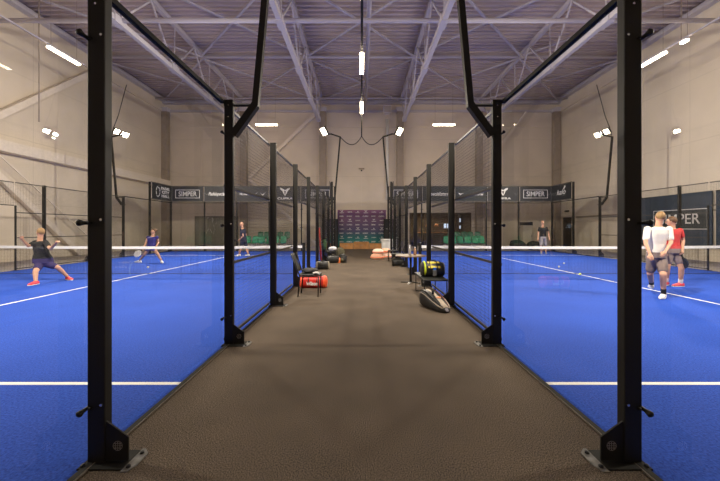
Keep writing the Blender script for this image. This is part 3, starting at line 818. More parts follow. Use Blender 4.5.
backpack('olive backpack standing on the floor at the end of the left row', (-.93, 14.2, 0), .3, .40, .30, .58, OLIVE, BAGB)
backpack('small black backpack beside the orange bottle on the left', (-.80, 13.5, 0), -.5, .34, .26, .36, BAGB, OLIVE)
o = thing('drinks_bottle', 'bright orange drinks bottle standing between the left backpacks', 'bottle', (-.93, 13.3, 0))
c = MB(); c.lathe([(.045, 0), (.05, .01), (.05, .19), (.03, .225)], n=16); c.build('bottle_body', mat('orange_plastic', (.85, .22, .06), .4), o, True)
c = MB(); c.lathe([(.026, .225), (.026, .26), (.02, .265)], n=12); c.build('cap', BLACKD, o, True)
# red cover hung on the fence + broom
o = thing('court_broom', 'long red handled broom leaning on the left fence post', 'broom', (-1.50, 12.3, 0))
REDP = mat('dull_red_plastic', (.30, .018, .012), .5)
c = MB(); c.box(-.30, .10, -.035, .035, .05, .10); c.v = [Vector((v.x * .5, v.y * 4, v.z)) for v in c.v]; c.build('broom_head', REDP, o, bevel=.01)
c = MB(); c.box(-.14, .04, -.13, .13, 0, .05); c.build('bristles', BLACKD, o)
c = MB(); c.tube([(-.03, 0, .08), (-.13, .1, 1.45)], .034, 10); c.build('handle', REDP, o, True)

# --- right side
WOODT = mat('brown_laminate', (.16, .105, .065), .4, noise=(5, .2))
o = thing('pedestal_table', 'small round brown table on a black pedestal by the right fence', 'table', (1.27, 8.45, 0))
c = MB(); c.lathe([(.39, .70), (.405, .705), (.405, .725), (.395, .73)], n=36); c.build('tabletop', WOODT, o)
c = MB(); c.lathe([(.03, .02), (.03, .70)], n=14); c.build('pedestal', BLACK, o, True)
c = MB(); c.lathe([(.09, .68), (.09, .70)], n=14); c.build('bracket', BLACK, o)
for k in range(4):
    t = PI / 4 + k * PI / 2 + .4
    c = MB(); c.beam((0, 0, .03), (.26 * math.cos(t), .26 * math.sin(t), .012), .04, .02); c.build('foot', CHROME if k == 2 else BLACK, o, bevel=.004)  # the one bright steel foot imitates a reflection on the base
for dx, dy, hh, mm, t, cat in ((-.02, .02, .26, 'clear', 'tall clear bottle on the round table', 'bottle'), (.10, -.06, .22, 'w', 'short bottle with a white cap on the round table', 'bottle')):
    q = thing('water_bottle', t, cat, (1.27 + dx, 8.45 + dy, .73), 0, 'bottles on the round table')
    c = MB(); c.lathe([(.032, 0), (.035, .01), (.035, hh * .6), (.014, hh * .85)], n=14); c.build('bottle_body', mat('pet_' + mm, (.35, .33, .32) if mm == 'clear' else (.28, .15, .09), .2), q, True)
    c = MB(); c.lathe([(.016, hh * .85), (.016, hh)], n=10); c.build('cap', WHITEP, q)
# bench with the black and yellow bag
o = thing('low_bench', 'low black bench with a thin steel frame under the yellow and black bag', 'bench', (1.44, 6.85, 0))
c = MB(); c.box(-.24, .24, -.56, .56, .40, .43); c.build('seat', SEATB, o, bevel=.01)
for sy in (-.5, .5):
    c = MB(); c.tube([(-.22, sy, .40), (-.22, sy, .015), (.22, sy, .015), (.22, sy, .40)], .013, 8); c.build('leg_frame', BLACK, o, True)
o = tube_bag('sports_bag', 'black barrel bag with a yellow top panel lying on the low bench', (1.46, 6.75, .43), 0, .46, .155, BAGB, BAGB, None)
c = MB(); X, Z = (1, 0, 0), (0, 0, 1)
c.tube([(-.175, -.155 * math.cos(a) * 1.03, .149 + .152 * math.sin(a)) for a in [k * PI / 10 - .7 for k in range(12)]], .02, 6); c.build('lime_strap', YELS, o, True)
c = MB(); pts = [k * PI / 12 for k in range(1, 9)]
vs = [(-.11, -.163 * math.cos(a), .149 + .160 * math.sin(a)) for a in pts] + [(.13, -.163 * math.cos(a), .149 + .160 * math.sin(a)) for a in pts]
c.add(vs, [(i, i+1, i+1+len(pts), i+len(pts)) for i in range(len(pts)-1)])
q = c.build('yellow_panel', YEL, o); sm = q.modifiers.new('s', 'SOLIDIFY'); sm.thickness = .012
c = MB(); c.box(-.03, .05, -.195, -.15, .03, .15); c.build('mesh_pouch', mat('grey_mesh', (.10, .10, .10), .8), o, bevel=.01)
c = MB(); c.box(-.02, .045, -.180, -.150, .15, .20); c.build('blue_tag', mat('blue_tag', (.02, .12, .55), .5), o, bevel=.006)
# racket bag on the floor
def loft_bag():
    o = thing('racket_bag', 'beige and black racket bag lying on the floor in front of the low bench', 'bag', (1.25, 5.78, 0))
    a = Vector((1.18, 6.08, 0)) - Vector((1.25, 5.78, 0)); e = Vector((1.42, 5.46, 0)) - Vector((1.25, 5.78, 0))
    d = (e - a).normalized(); sd = Vector((-d.y, d.x, 0))
    N = [(0, .08, .13, .16), (.03, .14, .15, .285), (.14, .155, .155, .30), (.35, .165, .15, .28), (.6, .16, .12, .215), (.85, .13, .08, .13), (.97, .09, .06, .09), (1.0, .05, .05, .06)]
    L = (e - a).length
    c = MB(); c.loft([(a + d * L * t + Vector((0, 0, h / 2)), w, h / 2, sd, (0, 0, 1)) for t, w, q, h in N], 28, 3.2); c.build('bag_body', BAGB, o, True)
    # pale top panel with dark piping, laid on the body
    c = MB(); prof = [(t, w, h) for t, w, q, h in N if 0 < t < .99]
    def strip(u0, u1, lift, m, nm):
        c = MB(); k = 0; vs = []
        for t, w, h in prof:
            for u in (u0, (u0 + u1) / 2, u1):
                zz = h / 2 + h / 2 * (1 - min(.999, abs(u)) ** 3.2) ** (1 / 3.2) + lift
                vs.append(a + d * L * t + sd * w * u + Vector((0, 0, zz)))
        n = len(prof)
        c.add(vs, [(3*i+j, 3*i+j+1, 3*i+j+4, 3*i+j+3) for i in range(n-1) for j in range(2)])
        q = c.build(nm, m, o, True); sm = q.modifiers.new('s', 'SOLIDIFY'); sm.thickness = .006; sm.offset = 1
    strip(-.93, .93, .003, BEI, 'top_panel')
    strip(-.74, -.60, .010, BLACKD, 'piping'); strip(.58, .66, .010, mat('rust_piping', (.20, .07, .05), .6), 'piping')
    c = MB(); c.ell(a + d * L * .62 + sd * .01 + Vector((0, 0, .215)), .05, .035, .012); c.build('orange_logo', mat('orange_print', (.75, .30, .14), .5), o, True)
    c = MB(); c.tube([a + d * L * .30 + sd * .05 + Vector((0, 0, .29)), a + d * L * .32 + sd * .02 + Vector((0, 0, .34)), a + d * L * .44 - sd * .03 + Vector((0, 0, .33)), a + d * L * .48 - sd * .04 + Vector((0, 0, .26))], .018, 8); c.build('handle', BLACKD, o, True)
    c = MB(); c.tube([a + d * L * .1 + sd * .15 + Vector((0, 0, .2)), a + d * L * .3 + sd * .2 + Vector((0, 0, .10)), a + d * L * .6 + sd * .2 + Vector((0, 0, .03)), a + d * L * .98 + sd * .06 + Vector((0, 0, .03))], .016, 8); c.build('strap', BLACKD, o, True)
    c = MB(); c.loft([(e - d * .09 + Vector((0, 0, .10)), .035, .012, sd, (0,0,1)), (e - d * .02 + Vector((0, 0, .075)), .035, .012, sd, (0,0,1)), (e + d * .03 + Vector((0, 0, .03)), .03, .012, sd, (0,0,1))], 12, 3); c.build('mesh_tab', mat('grey_webbing', (.16, .15, .17), .7), o, True)
loft_bag()
metal_chair('metal_chair', 'black chair standing before the white bin on the right', 1.36, 14.1, PI, SEATB)
metal_chair('metal_chair', 'black chair by the right fence next to the peach bean bags, the nearer one', 1.36, 12.3, PI, SEATB)
tube_bag('sports_bag', 'black bag under the nearer of the two right chairs', (1.38, 12.35, 0), .1, .42, .14, BAGB, BAGB)
# bin and bean bags
o = thing('waste_bin', 'white plastic bin with a wide rim at the far right end of the aisle', 'bin', (1.43, 18.6, 0))
c = MB(); c.lathe([(.24, 0), (.25, .02), (.30, .72), (.285, .72), (.235, .03)], n=28); c.build('bin_body', WHITEP, o, True)
c = MB(); c.lathe([(.30, .70), (.345, .71), (.345, .78), (.30, .80), (.29, .77)], n=28); c.build('rim', WHITEP, o)
PEACH = mat('peach_cloth', (.86, .50, .34), .8); CREAM = mat('cream_cloth', (.90, .72, .58), .8); CORAL = mat('coral_piping', (.80, .20, .10), .7)
k = 0
for (x, y, z, w, d, h, lab) in ((.72, 15.0, 0, .60, .60, .27, 'peach floor cushion at the bottom left of the pile'), (1.17, 15.5, 0, .54, .6, .27, 'peach floor cushion at the bottom right of the pile'),
                                (.76, 15.02, .26, .52, .54, .22, 'cream floor cushion lying on top at the left of the pile'), (1.16, 15.5, .26, .48, .54, .21, 'peach floor cushion lying on top at the right of the pile')):
    o = thing('floor_cushion', lab, 'cushion', (x, y, z), 0, 'peach floor cushions')
    c = MB(); X, Y = (1, 0, 0), (0, 1, 0)
    c.loft([((0, 0, 0), w*.42, d*.42, X, Y), ((0, 0, h*.18), w*.49, d*.49, X, Y), ((0, 0, h*.4), w*.5, d*.5, X, Y), ((0, 0, h*.75), w*.44, d*.44, X, Y), ((0, 0, h*.95), w*.26, d*.26, X, Y), ((0, 0, h), w*.08, d*.08, X, Y)], 28, 2.6); c.build('cover', PEACH if k in (0, 3) else CREAM, o, True)
    c = MB(); n = 32; ring = [(w*.505 * math.copysign(abs(math.cos(2*PI*i/n)) ** (2/2.6), math.cos(2*PI*i/n)), d*.505 * math.copysign(abs(math.sin(2*PI*i/n)) ** (2/2.6), math.sin(2*PI*i/n)), h*.33) for i in range(n + 1)]
    c.tube(ring, .022, 6, False); c.build('piping', CORAL, o, True)
    k += 1

# ------------------------------------------------------------ end of the aisle
def grad_mat():
    m = bpy.data.materials.new('sponsor_cloth'); m.use_nodes = True
    nt = m.node_tree; b = nt.nodes['Principled BSDF']; L = nt.links
    tc = nt.nodes.new('ShaderNodeTexCoord'); sp = nt.nodes.new('ShaderNodeSeparateXYZ'); L.new(tc.outputs['Object'], sp.inputs[0])
    mr = nt.nodes.new('ShaderNodeMapRange'); mr.inputs[1].default_value = 0; mr.inputs[2].default_value = 2.7; L.new(sp.outputs['Z'], mr.inputs[0])
    r = nt.nodes.new('ShaderNodeValToRGB'); e = r.color_ramp.elements
    e[0].position = .12; e[0].color = (.008, .17, .15, 1); e[1].position = 1; e[1].color = (.20, .075, .16, 1)
    k = r.color_ramp.elements.new(.30); k.color = (.012, .13, .14, 1)
    k = r.color_ramp.elements.new(.45); k.color = (.075, .07, .15, 1)
    k = r.color_ramp.elements.new(.70); k.color = (.14, .075, .15, 1)
    L.new(mr.outputs[0], r.inputs[0]); L.new(r.outputs[0], b.inputs['Base Color']); b.inputs['Roughness'].default_value = .6
    return m
o = thing('sponsor_wall', 'purple to teal backdrop with rows of small white logos at the aisle end', 'backdrop', (.04, 23.3, 0))
c = MB(); c.box(-1.76, 1.72, 0, .08, .03, 2.74); c.build('cloth', grad_mat(), o, bevel=.01)
c = MB(); [c.box(x, x + .06, .08, .5, 0, .04) for x in (-1.7, 1.6)]; c.build('foot_bar', BLACK, o)
c = MB(); X, Z = Vector((1, 0, 0)), Vector((0, 0, 1))
words = ['CUPRA', 'SIMPER', 'NORDIC', 'PADEL', 'CUPRA', 'SIMPER']
for r in range(8):
    z = 2.58 - r * .305
    for q in range(6):
        x = -1.45 + q * .575 + (.0 if r % 2 == 0 else -.04)
        if r % 2 == 0:
            kk = (q + r) % 3
            if kk == 0: c.prism([(-.11, .12), (0, -.0), (.11, .12), (.05, .12), (0, .06), (-.05, .12)], (x, -.006, z), X, Z, .005); c.box(x - .16, x + .16, -.009, -.004, z - .07, z - .035)
            elif kk == 1: put_text(c, words[q], (x, -.006, z), X, Z, .10, .34, bold=.002)
            else: c.prism([(-.05, .0), (0, .10), (.05, .0)], (x, -.006, z), X, Z, .005); c.box(x - .19, x + .12, -.009, -.004, z - .06, z - .035)
        else:
            put_text(c, words[(q + r) % 6], (x, -.006, z), X, Z, .13, .30 if (q + r) % 2 else .40, .2, bold=.003)
c.build('logo_print', LETTER, o)
PINE = mat('orange_pine', (.42, .19, .055), .5, noise=(4, .25))
for x0, x1, h, t in ((-1.50, -.55, .40, 'left step'), (-.54, .52, .48, 'taller middle step'), (.53, 1.42, .38, 'right step')):
    o = thing('podium_block', f'orange pine podium box before the sponsor wall, {t}', 'podium', ((x0 + x1) / 2, 22.4, 0), 0, 'pine podium boxes')
    w = (x1 - x0) / 2
    c = MB(); c.box(-w, w, -.28, .30, h - .03, h); c.build('top_board', PINE, o, bevel=.004)
    c = MB(); c.box(-w + .01, w - .01, -.27, -.25, 0, h - .03); c.build('front_board', PINE, o)
    for sx in (-1, 1):
        c = MB(); c.box(*sorted((sx * (w - .03), sx * (w - .01))), -.25, .29, 0, h - .03); c.build('side_board', PINE, o)
    c = MB(); c.box(-.12, .12, -.275, -.269, h * .55 - .015, h * .55 + .015); c.build('hand_slot', COLUMN, o)
for s, nm in SIDES:
    o = thing('advert_screen', f'low black screen beside the {nm} edge of the sponsor wall', 'screen', (s * 2.15 - .05, 22.6, 0), 0, 'low black screens')
    c = MB(); c.box(-.52, .52, -.02, .02, .03, 2.06); c.build('sheet', BANNERB, o, bevel=.004)
    c = MB(); c.box(-.56, -.52, -.03, .03, 0, 2.1); c.box(.52, .56, -.03, .03, 0, 2.1); c.build('frame_post', BLACK, o)
    c = MB(); c.prism([(-.10, .03), (.0, -.04), (.12, .05), (0, 0)], (s * -.3, -.024, 1.38), (1, 0, 0), (0, 0, 1), .004); c.build('logo', LETTER, o)

# green tub seats behind the far ends
def tub(o, m):
    c = MB(); nu, nv = 12, 9; vs = []
    for i in range(nv + 1):
        t = i / nv
        for k in range(nu + 1):
            u = -1 + 2 * k / nu
            if t < .45:
                q = t / .45; x = u * .21; y = -.24 + .44 * q; z = .44 - .03 * math.sin(q * PI) + .05 * abs(u) ** 3
            else:
                q = (t - .45) / .55; x = u * (.21 + .03 * q - .05 * q * q); y = .20 + .10 * q - .07 * abs(u) ** 2 * (1 - q * .5); z = .44 + .42 * q + (1 - abs(u) ** 3) * .04 * q
            vs.append((x, y, z))
    c.add(vs, [(i*(nu+1)+k, i*(nu+1)+k+1, (i+1)*(nu+1)+k+1, (i+1)*(nu+1)+k) for i in range(nv) for k in range(nu)])
    q = c.build('shell', m, o, True); sm = q.modifiers.new('s', 'SOLIDIFY'); sm.thickness = .02
    for sx in (-.17, .17):
        for y0, y1 in ((-.20, -.24), (.17, .24)):
            c = MB(); c.tube([(sx * .8, y0, .42), (sx * 1.1, y1, 0)], .012, 6); c.build('leg', CHROME, o)
GREEN = mat('green_plastic', (.012, .27, .135), .4); DGREEN = mat('dark_green_plastic', (.007, .11, .055), .45)
for s, nm in SIDES:
    f = thing('tub_chair', '', 'chair', (0, 0, 0)); tub(f, GREEN)
    g = thing('tub_chair', '', 'chair', (0, 0, 0)); tub(g, DGREEN)
    x0 = -7.55 if s < 0 else 5.62
    for k in range(6):
        o = f if k == 0 else dup(f, (0, 0, 0)); o.location = (x0 + .47 * k, 21.3 + .05 * (k % 2), 0); o.rotation_euler = (0, 0, random.uniform(-.15, .15))
        o['label'] = f'bright green tub chair, front row behind the {nm} court, {ORD[k]} from the left'; o['group'] = 'bright green chairs'
    for k in range(5):
        o = g if k == 0 else dup(g, (0, 0, 0)); o.location = (x0 + .55 + .46 * k, 22.2, .28); o.rotation_euler = (0, 0, random.uniform(-.1, .1))
        o['label'] = f'dark green tub chair, back row behind the {nm} court, {ORD[k]} from the left'; o['group'] = 'dark green chairs'
    o = thing('seating_platform', f'low grey platform under the back row of chairs behind the {nm} court', 'platform', (x0 + 1.45, 22.25, 0))
    c = MB(); c.box(-1.35, 1.35, -.42, .42, .22, .28); c.build('deck', CONC, o, bevel=.005)
    c = MB(); c.box(-1.3, 1.3, -.39, -.36, 0, .22); c.build('front_board', COLUMN, o)

# tinted window behind the left court
TINT = mat('tinted_glass', (.22, .215, .18), .12, 0, .6)
o = MB(); o.box(-12.9, -9.5, ZB + .10, ZB + .13, .02, 2.33); w = struct(o.build('window_1', TINT))
c = MB()
for x in (-12.86, -11.75, -10.6, -9.54): c.box(x - .035, x + .035, ZB + .04, ZB + .10, .0, 2.35)
c.box(-12.9, -9.5, ZB + .04, ZB + .10, 2.27, 2.35); c.build('window_frame', mat('bronze_frame', (.20, .18, .15), .5), w)
c = MB(); rnd = random.Random(5)
for q in range(16):
    x = -11.65 + rnd.uniform(-.45, .4); z = 1.45 + rnd.uniform(-.55, .75)
    c.beam((x, ZB + .095, z), (x + rnd.uniform(-.1, .1), ZB + .095, z + rnd.uniform(.08, .22)), .008, .05, up=(0, 1, 0))
c.build('white_scribble', LETTER, w)
# lounge behind the end wall, right
LW = mat('lounge_wall', (.10, .075, .05), .8, noise=(2, .3))
c = MB(); c.box(3.4, 8.8, 28.4, 28.6, -.02, 3); c.box(3.2, 3.4, 25.3, 28.6, -.02, 3); c.box(8.8, 9, 25.3, 28.6, -.02, 3); c.box(3.2, 9, 25.3, 28.6, 3, 3.1)
struct(c.build('wall_lounge', LW))
c = MB(); c.box(3.72, 8.48, ZB + .12, ZB + .13, .05, 2.6); w = struct(c.build('window_2', GLASS))
c = MB()
for x in (3.74, 4.9, 5.55, 6.15, 7.0, 7.55, 8.46): c.box(x - .035, x + .035, ZB + .08, ZB + .17, 0, 2.62)
c.box(3.7, 8.5, ZB + .08, ZB + .17, 2.55, 2.62); c.build('window_frame', mat('brown_frame', (.09, .06, .04), .5), w)
o = thing('bar_counter', 'brown bar counter inside the glazed lounge behind the right court', 'counter', (6.2, 27.2, 0))
c = MB(); c.box(-1.6, 1.6, -.3, .3, 0, 1.02); c.build('body', LW, o); c = MB(); c.box(-1.68, 1.68, -.36, .36, 1.02, 1.08); c.build('worktop', PINE, o)
for x, t in ((5.45, 'left'), (6.15, 'right')):
    o = thing('pendant_lamp', f'orange pendant lamp hanging in the lounge, {t} of the pair', 'lamp', (x, 26.6, 1.55), 0, 'orange lounge lamps')
    c = MB(); c.lathe([(.20, 0), (.17, .12), (.06, .24)], n=18); c.build('lamp_shade', mat('amber_shade', (.45, .17, .05), .5), o, True)
    c = MB(); c.ell((0, 0, .06), .06, .06, .06); c.build('bulb', emit('amber_bulb', (1, .55, .22), 12), o, True)
    c = MB(); c.tube([(0, 0, .24), (0, 0, 1.44)], .008); c.build('cord', BLACKD, o)
SCR = emit('cool_screen', (.72, .80, 1), 1.6)
for x, z, w_, h_, t in ((6.7, 1.42, .20, .36, 'cool white lit screen in the lounge, left half of the pair'), (6.95, 1.42, .18, .36, 'cool white lit screen in the lounge, right half of the pair'), (9.3 - .75, 1.95, .14, .32, 'upper pale lit panel at the right end of the lounge'), (8.55, 1.38, .14, .26, 'lower pale lit panel at the right end of the lounge')):
    yq = 26.0 if x < 8 else 28.2
    o = thing('lit_screen', t, 'screen', (x, yq, z), 0, 'lit screens in the lounge')
    c = MB(); c.box(-w_/2 - .02, w_/2 + .02, 0, .04, -.02, h_ + .02); c.build('bezel', BLACKD, o)
    c = MB(); c.box(-w_/2, w_/2, -.004, 0, 0, h_); c.build('display', SCR, o)
    c = MB(); c.tube([(0, .02, -.02), (0, .02, -z)], .015); c.build('stand', BLACK, o)
a = area((6, 26.9, 2.95), (0, 0, -1), 3, 1, 70, (1, .75, .5)); a.name = 'lounge_fill_light'  # fill light without a fixture, added to brighten the lounge interior
LEAF = mat('leaf_green', (.11, .12, .03), .6, noise=(12, .4))
for x, t in ((4.15, 'left'), (4.85, 'right')):
    o = thing('potted_tree', f'olive green potted tree inside the lounge glazing, {t} one', 'plant', (x, 25.9, 0), 0, 'potted trees in the lounge')
    c = MB(); c.lathe([(.16, 0), (.20, .35), (.18, .35)], n=16); c.build('pot', BLACKD, o, True)
    c = MB(); c.tube([(0, 0, .3), (.03, 0, .9), (-.02, .02, 1.7)], .02, 6); c.build('trunk', COLUMN, o, True)
    c = MB(); rnd = random.Random(int(x * 10))
    for q in range(220):
        th = rnd.uniform(0, 2 * PI); zz = rnd.uniform(.8, 2.2); rr = rnd.uniform(.02, .30) * (1 - abs(zz - 1.5) * .5)
        p0 = Vector((rr * math.cos(th), rr * math.sin(th), zz)); dd = Vector((math.cos(th), math.sin(th), rnd.uniform(-.6, .5))) * .12; sdv = Vector((-math.sin(th), math.cos(th), 0)) * .025
        c.add([p0, p0 + dd * .5 + sdv, p0 + dd, p0 + dd * .5 - sdv], [(0, 1, 2, 3)])
    c.build('foliage', LEAF, o)

# door in the right wall, cabinet, bean bags behind the right court
DOORM = mat('dark_door', (.035, .028, .026), .5); FRM = mat('beige_door_frame', (.55, .46, .37), .6)
c = MB(); c.box(HW - .05, HW - .01, 23.3, 24.35, 0, 2.22); d = struct(c.build('door_1', DOORM, bevel=.004))
c = MB(); c.tube([(HW - .05, 23.45, 1.05), (HW - .12, 23.45, 1.05), (HW - .12, 23.6, 1.05)], .012); c.build('door_handle', CHROME, d)
c = MB(); c.box(HW - .09, HW, 23.18, 23.3, 0, 2.34); c.box(HW - .09, HW, 24.35, 24.47, 0, 2.34); c.box(HW - .09, HW, 23.3, 24.35, 2.22, 2.34); struct(c.build('trim_door', FRM))
o = thing('exit_fitting', 'tiny dark box on the right wall above the dark door', 'fitting', (HW - .06, 23.9, 2.62))
c = MB(); c.box(-.05, .06, -.2, .2, 0, .12); c.build('housing', BLACKD, o, bevel=.01)
o = thing('storage_cabinet', 'beige cabinet with a dark box on top behind the right court', 'cabinet', (11.45, 22.6, 0))
c = MB(); c.box(-.32, .32, -.3, .3, .04, 1.62); c.build('body', mat('beige_cabinet', (.52, .46, .36), .5), o, bevel=.01)
c = MB(); c.box(-.30, .30, -.32, -.30, .08, 1.58); dd = c.build('door', mat('beige_cabinet', (.52, .46, .36), .5), o, bevel=.005)
c = MB(); c.box(.22, .25, -.34, -.32, .8, .98); c.build('handle', CHROME, dd)
c = MB(); c.box(-.3, .3, -.28, .28, 0, .04); c.build('plinth', BLACKD, o)
c = MB(); c.box(-.30, .30, -.26, .26, 0, .22); c.box(.22, .36, -.28, -.1, -.05, .24); tag(c.build('storage_box', BLACKD, bevel=.02, loc=(11.45, 22.6, 1.62)), 'flat black box lying on top of the beige cabinet', 'box')
for x, w_, t in ((10.28, .96, 'left'), (11.42, .96, 'right')):
    o = thing('bean_bag', f'dark round bean bag on the floor behind the right court, {t} one', 'bean bag', (x, 21.45, 0), 0, 'dark bean bags')
    c, _ = heap('', '', '', None, (w_, .9, .62 if t == 'left' else .54), None, 11 if t == 'left' else 12); c.build('cover', mat('black_green_cloth', (.012, .017, .013), .8), o, True)
    c = MB(); c.tube([(-.05, 0, .55), (0, 0, .64), (.05, 0, .55)], .012, 6); c.build('handle', BLACKD, o, True)

# balls
FELT = mat('yellow_felt', (.72, .80, .10), .9, bump=(200, .3)); FELT2 = mat('worn_felt', (.66, .64, .50), .9)
def ball(px, py, m, label):
    Y = CH * F / (py - HY + .1); p = P(px, py, Y)
    o = thing('tennis_ball', label, 'ball', (p.x, Y, 0), 0, 'balls on the court')
    c = MB(); c.ell((0, 0, .033), .033, .033, .033, 18, 12); c.build('felt', m, o, True)
    c = MB(); c.tube([(.0335 * math.cos(t) * math.cos(.45 * math.sin(2 * t)), .0335 * math.sin(t) * math.cos(.45 * math.sin(2 * t)), .033 + .0335 * math.sin(.45 * math.sin(2 * t))) for t in [2 * PI * k / 40 for k in range(41)]], .0015, 5, False); c.build('seam', WHITE, o)
ball(580, 275, FELT, 'bright yellow ball on the right court next to the centre line')
ball(564, 264, FELT2, 'pale ball on the right court beyond the net, the farther one')
ball(559, 267.5, FELT2, 'pale ball on the right court beyond the net, the nearer one')
ball(148, 268, FELT2, 'pale ball on the left court in front of the woman in the blue dress')

# ------------------------------------------------------------ people
def person(label, J, skin=SKIN, top=None, bottom=None, shoe=None, hair=None, hairm=None, sock=None, face=(0, -1, 0), kind='shorts', sc=1.0, bald=False, sleeve=.55, skirt=.30, shoem=None):
    J = {k: Vector(v) for k, v in J.items()}
    base = Vector((J['pelvis'].x, J['pelvis'].y, 0))
    o = thing('person', label, 'person', base)
    J = {k: v - base for k, v in J.items()}
    f = Vector(face).normalized(); up = Vector((0, 0, 1))
    sh = (J['shR'] - J['shL']); shd = sh.normalized()
    b = MB()
    hd, nk = J['head'], J['neck']
    hu = (hd - nk).normalized()
    side = f.cross(hu).normalized(); ff = hu.cross(side).normalized()
    R = Matrix((side, ff, hu)).transposed()
    b.ell(hd, .074, .092, .112, 18, 12, R)
    b.ell(hd + ff * .028 - hu * .055, .052, .060, .055, 14, 9, R)            # jaw
    b.cone(hd + ff * .092 + hu * .01, hd + ff * .108 - hu * .022, .010, .014)  # nose
    b.ell(hd + ff * .080 - hu * .055, .024, .012, .008, 10, 6, R)             # lips
    for sg in (-1, 1):
        b.ell(hd + side * sg * .075 - ff * .005, .010, .020, .032, 10, 6, R)  # ear
        b.ell(hd + side * sg * .032 + ff * .078 + hu * .022, .020, .012, .008, 10, 6, R)  # brow
    b.cone(hd - hu * .07 - ff * .01, nk - hu * .03, .056, .060)
    chest = J['chest']; pel = J['pelvis']
    tf = shd.cross(up).normalized()
    if tf.dot(f) < 0: tf = -tf
    spine = (nk - pel).normalized()
    def torso(m, g, z0=None, flare=0):
        ax = (J['shL'] - J['shR']).normalized(); hip = (J['hipL'] - J['hipR']).normalized()
        secs = [(pel - spine * .06, .150 + g + flare, .112 + g, hip, tf), (pel + spine * .06, .155 + g, .112 + g, hip, tf),
                (pel.lerp(chest, .5), .135 + g, .098 + g, (hip + ax).normalized(), tf), (chest, .160 + g, .115 + g, ax, tf),
                (chest.lerp(nk, .55), .165 + g, .100 + g, ax, tf), (nk - spine * .03, .085 + g * .5, .065 + g * .5, ax, tf)]
        m.loft(secs, 20, 2.4)
    torso(b, 0)
    for S in 'LR':
        s0, e0, w0 = J['sh' + S], J['el' + S], J['wr' + S]
        b.cone(s0, e0, .050, .038); b.cone(e0, w0, .038, .026)
        hp, kn, an = J['hip' + S], J['kn' + S], J['an' + S]
        b.cone(hp, kn, .085, .056); b.cone(kn, kn.lerp(an, .35), .056, .054); b.cone(kn.lerp(an, .35), an, .054, .034)
        # hand
        d = (w0 - e0).normalized(); cv = d.cross(f).normalized() if abs(d.dot(f)) < .95 else side
        nn = d.cross(cv).normalized(); g = J.get('grip' + S)
        b.cone(w0, w0 + d * .07, .026, .030); b.ell(w0 + d * .055, .036, .036, .036, 10, 8)
        curl = nn * (1 if nn.dot(pel - w0) > 0 else -1)
        for k, (u, L) in enumerate(((-.028, .062), (-.010, .074), (.009, .070), (.027, .056))):
            p0 = w0 + d * .075 + cv * u; p1 = p0 + d * L * .5 + curl * .012; p2 = p1 + d * L * .35 + curl * L * .45
            b.cone(p0, p1, .0105, .0095, 8); b.cone(p1, p2, .0095, .008, 8)
        p0 = w0 + d * .03 - cv * .030; p1 = p0 + d * .035 - cv * .022; b.cone(p0, p1, .0125, .0105, 8); b.cone(p1, p1 + d * .026 + curl * .012, .0105, .009, 8)
    fuse(b, 'body', skin, o, .0085, 3)
    # eyes
    for sg in (-1, 1):
        c = MB(); c.ell(hd + side * sg * .032 + ff * .082 + hu * .008, .011, .008, .008, 10, 8, R); c.build('eye', BLACKD, o, True)
    # top
    c = MB(); torso(c, .016)
    for S in 'LR':
        s0, e0 = J['sh' + S], J['el' + S]
        c.cone(s0, s0.lerp(e0, sleeve), .062, .060)
    if kind == 'dress':
        c.loft([(pel + spine * .06, .17, .13, shd, tf), (pel - spine * .08, .19, .15, shd, tf), (pel - Vector((0, 0, skirt)), .235, .20, shd, tf)], 20, 2.2)
    fuse(c, 'dress' if kind == 'dress' else 'shirt', top, o, .011, 4)
    if kind != 'dress':
        c = MB(); hip = (J['hipL'] - J['hipR']).normalized()
        c.loft([(pel + spine * .05, .172, .130, hip, tf), (pel - spine * .08, .180, .135, hip, tf)], 20, 2.4)
        for S in 'LR':
            hp, kn, an = J['hip' + S], J['kn' + S], J['an' + S]
            c.cone(hp, hp.lerp(kn, skirt * 2.2 if kind == 'shorts' else 1), .102, .088)
        fuse(c, 'shorts', bottom, o, .011, 3)
    for S in 'LR':
        kn, an = J['kn' + S], J['an' + S]; t = J['toe' + S]; d = (t - an); d.z = min(d.z, 0) ; fd = Vector((d.x, d.y, 0)).normalized() if Vector((d.x, d.y, 0)).length > .01 else f
        sole = an - up * .075; tilt = (J['toe' + S] - an).normalized()
        c = MB(); rt = fd.cross(up)
        gz = max(0.0, an.z - .09)
        A = Vector((an.x, an.y, 0)) + up * gz
        c.loft([(A - fd * .075 + up * .045, .030, .032, rt, up), (A - fd * .05 + up * .05, .040, .048, rt, up), (A + fd * .02 + up * .05, .042, .050, rt, up), (A + fd * .10 + up * .036, .046, .034, rt, up), (A + fd * .165 + up * .028, .042, .026, rt, up), (A + fd * .195 + up * .024, .022, .016, rt, up)], 16, 2.5)
        q = c.build('shoe', shoe, o, True)
        c = MB(); c.loft([(A - fd * .08 + up * .008, .028, .008, rt, up), (A + fd * .03 + up * .008, .044, .008, rt, up), (A + fd * .13 + up * .008, .049, .008, rt, up), (A + fd * .20 + up * .010, .026, .008, rt, up)], 16, 3); c.build('sole', WHITEP, q)
        if sock:
            c = MB(); c.cone(an.lerp(kn, .22), an - up * .01, .047, .042); c.build('sock', sock, o, True)
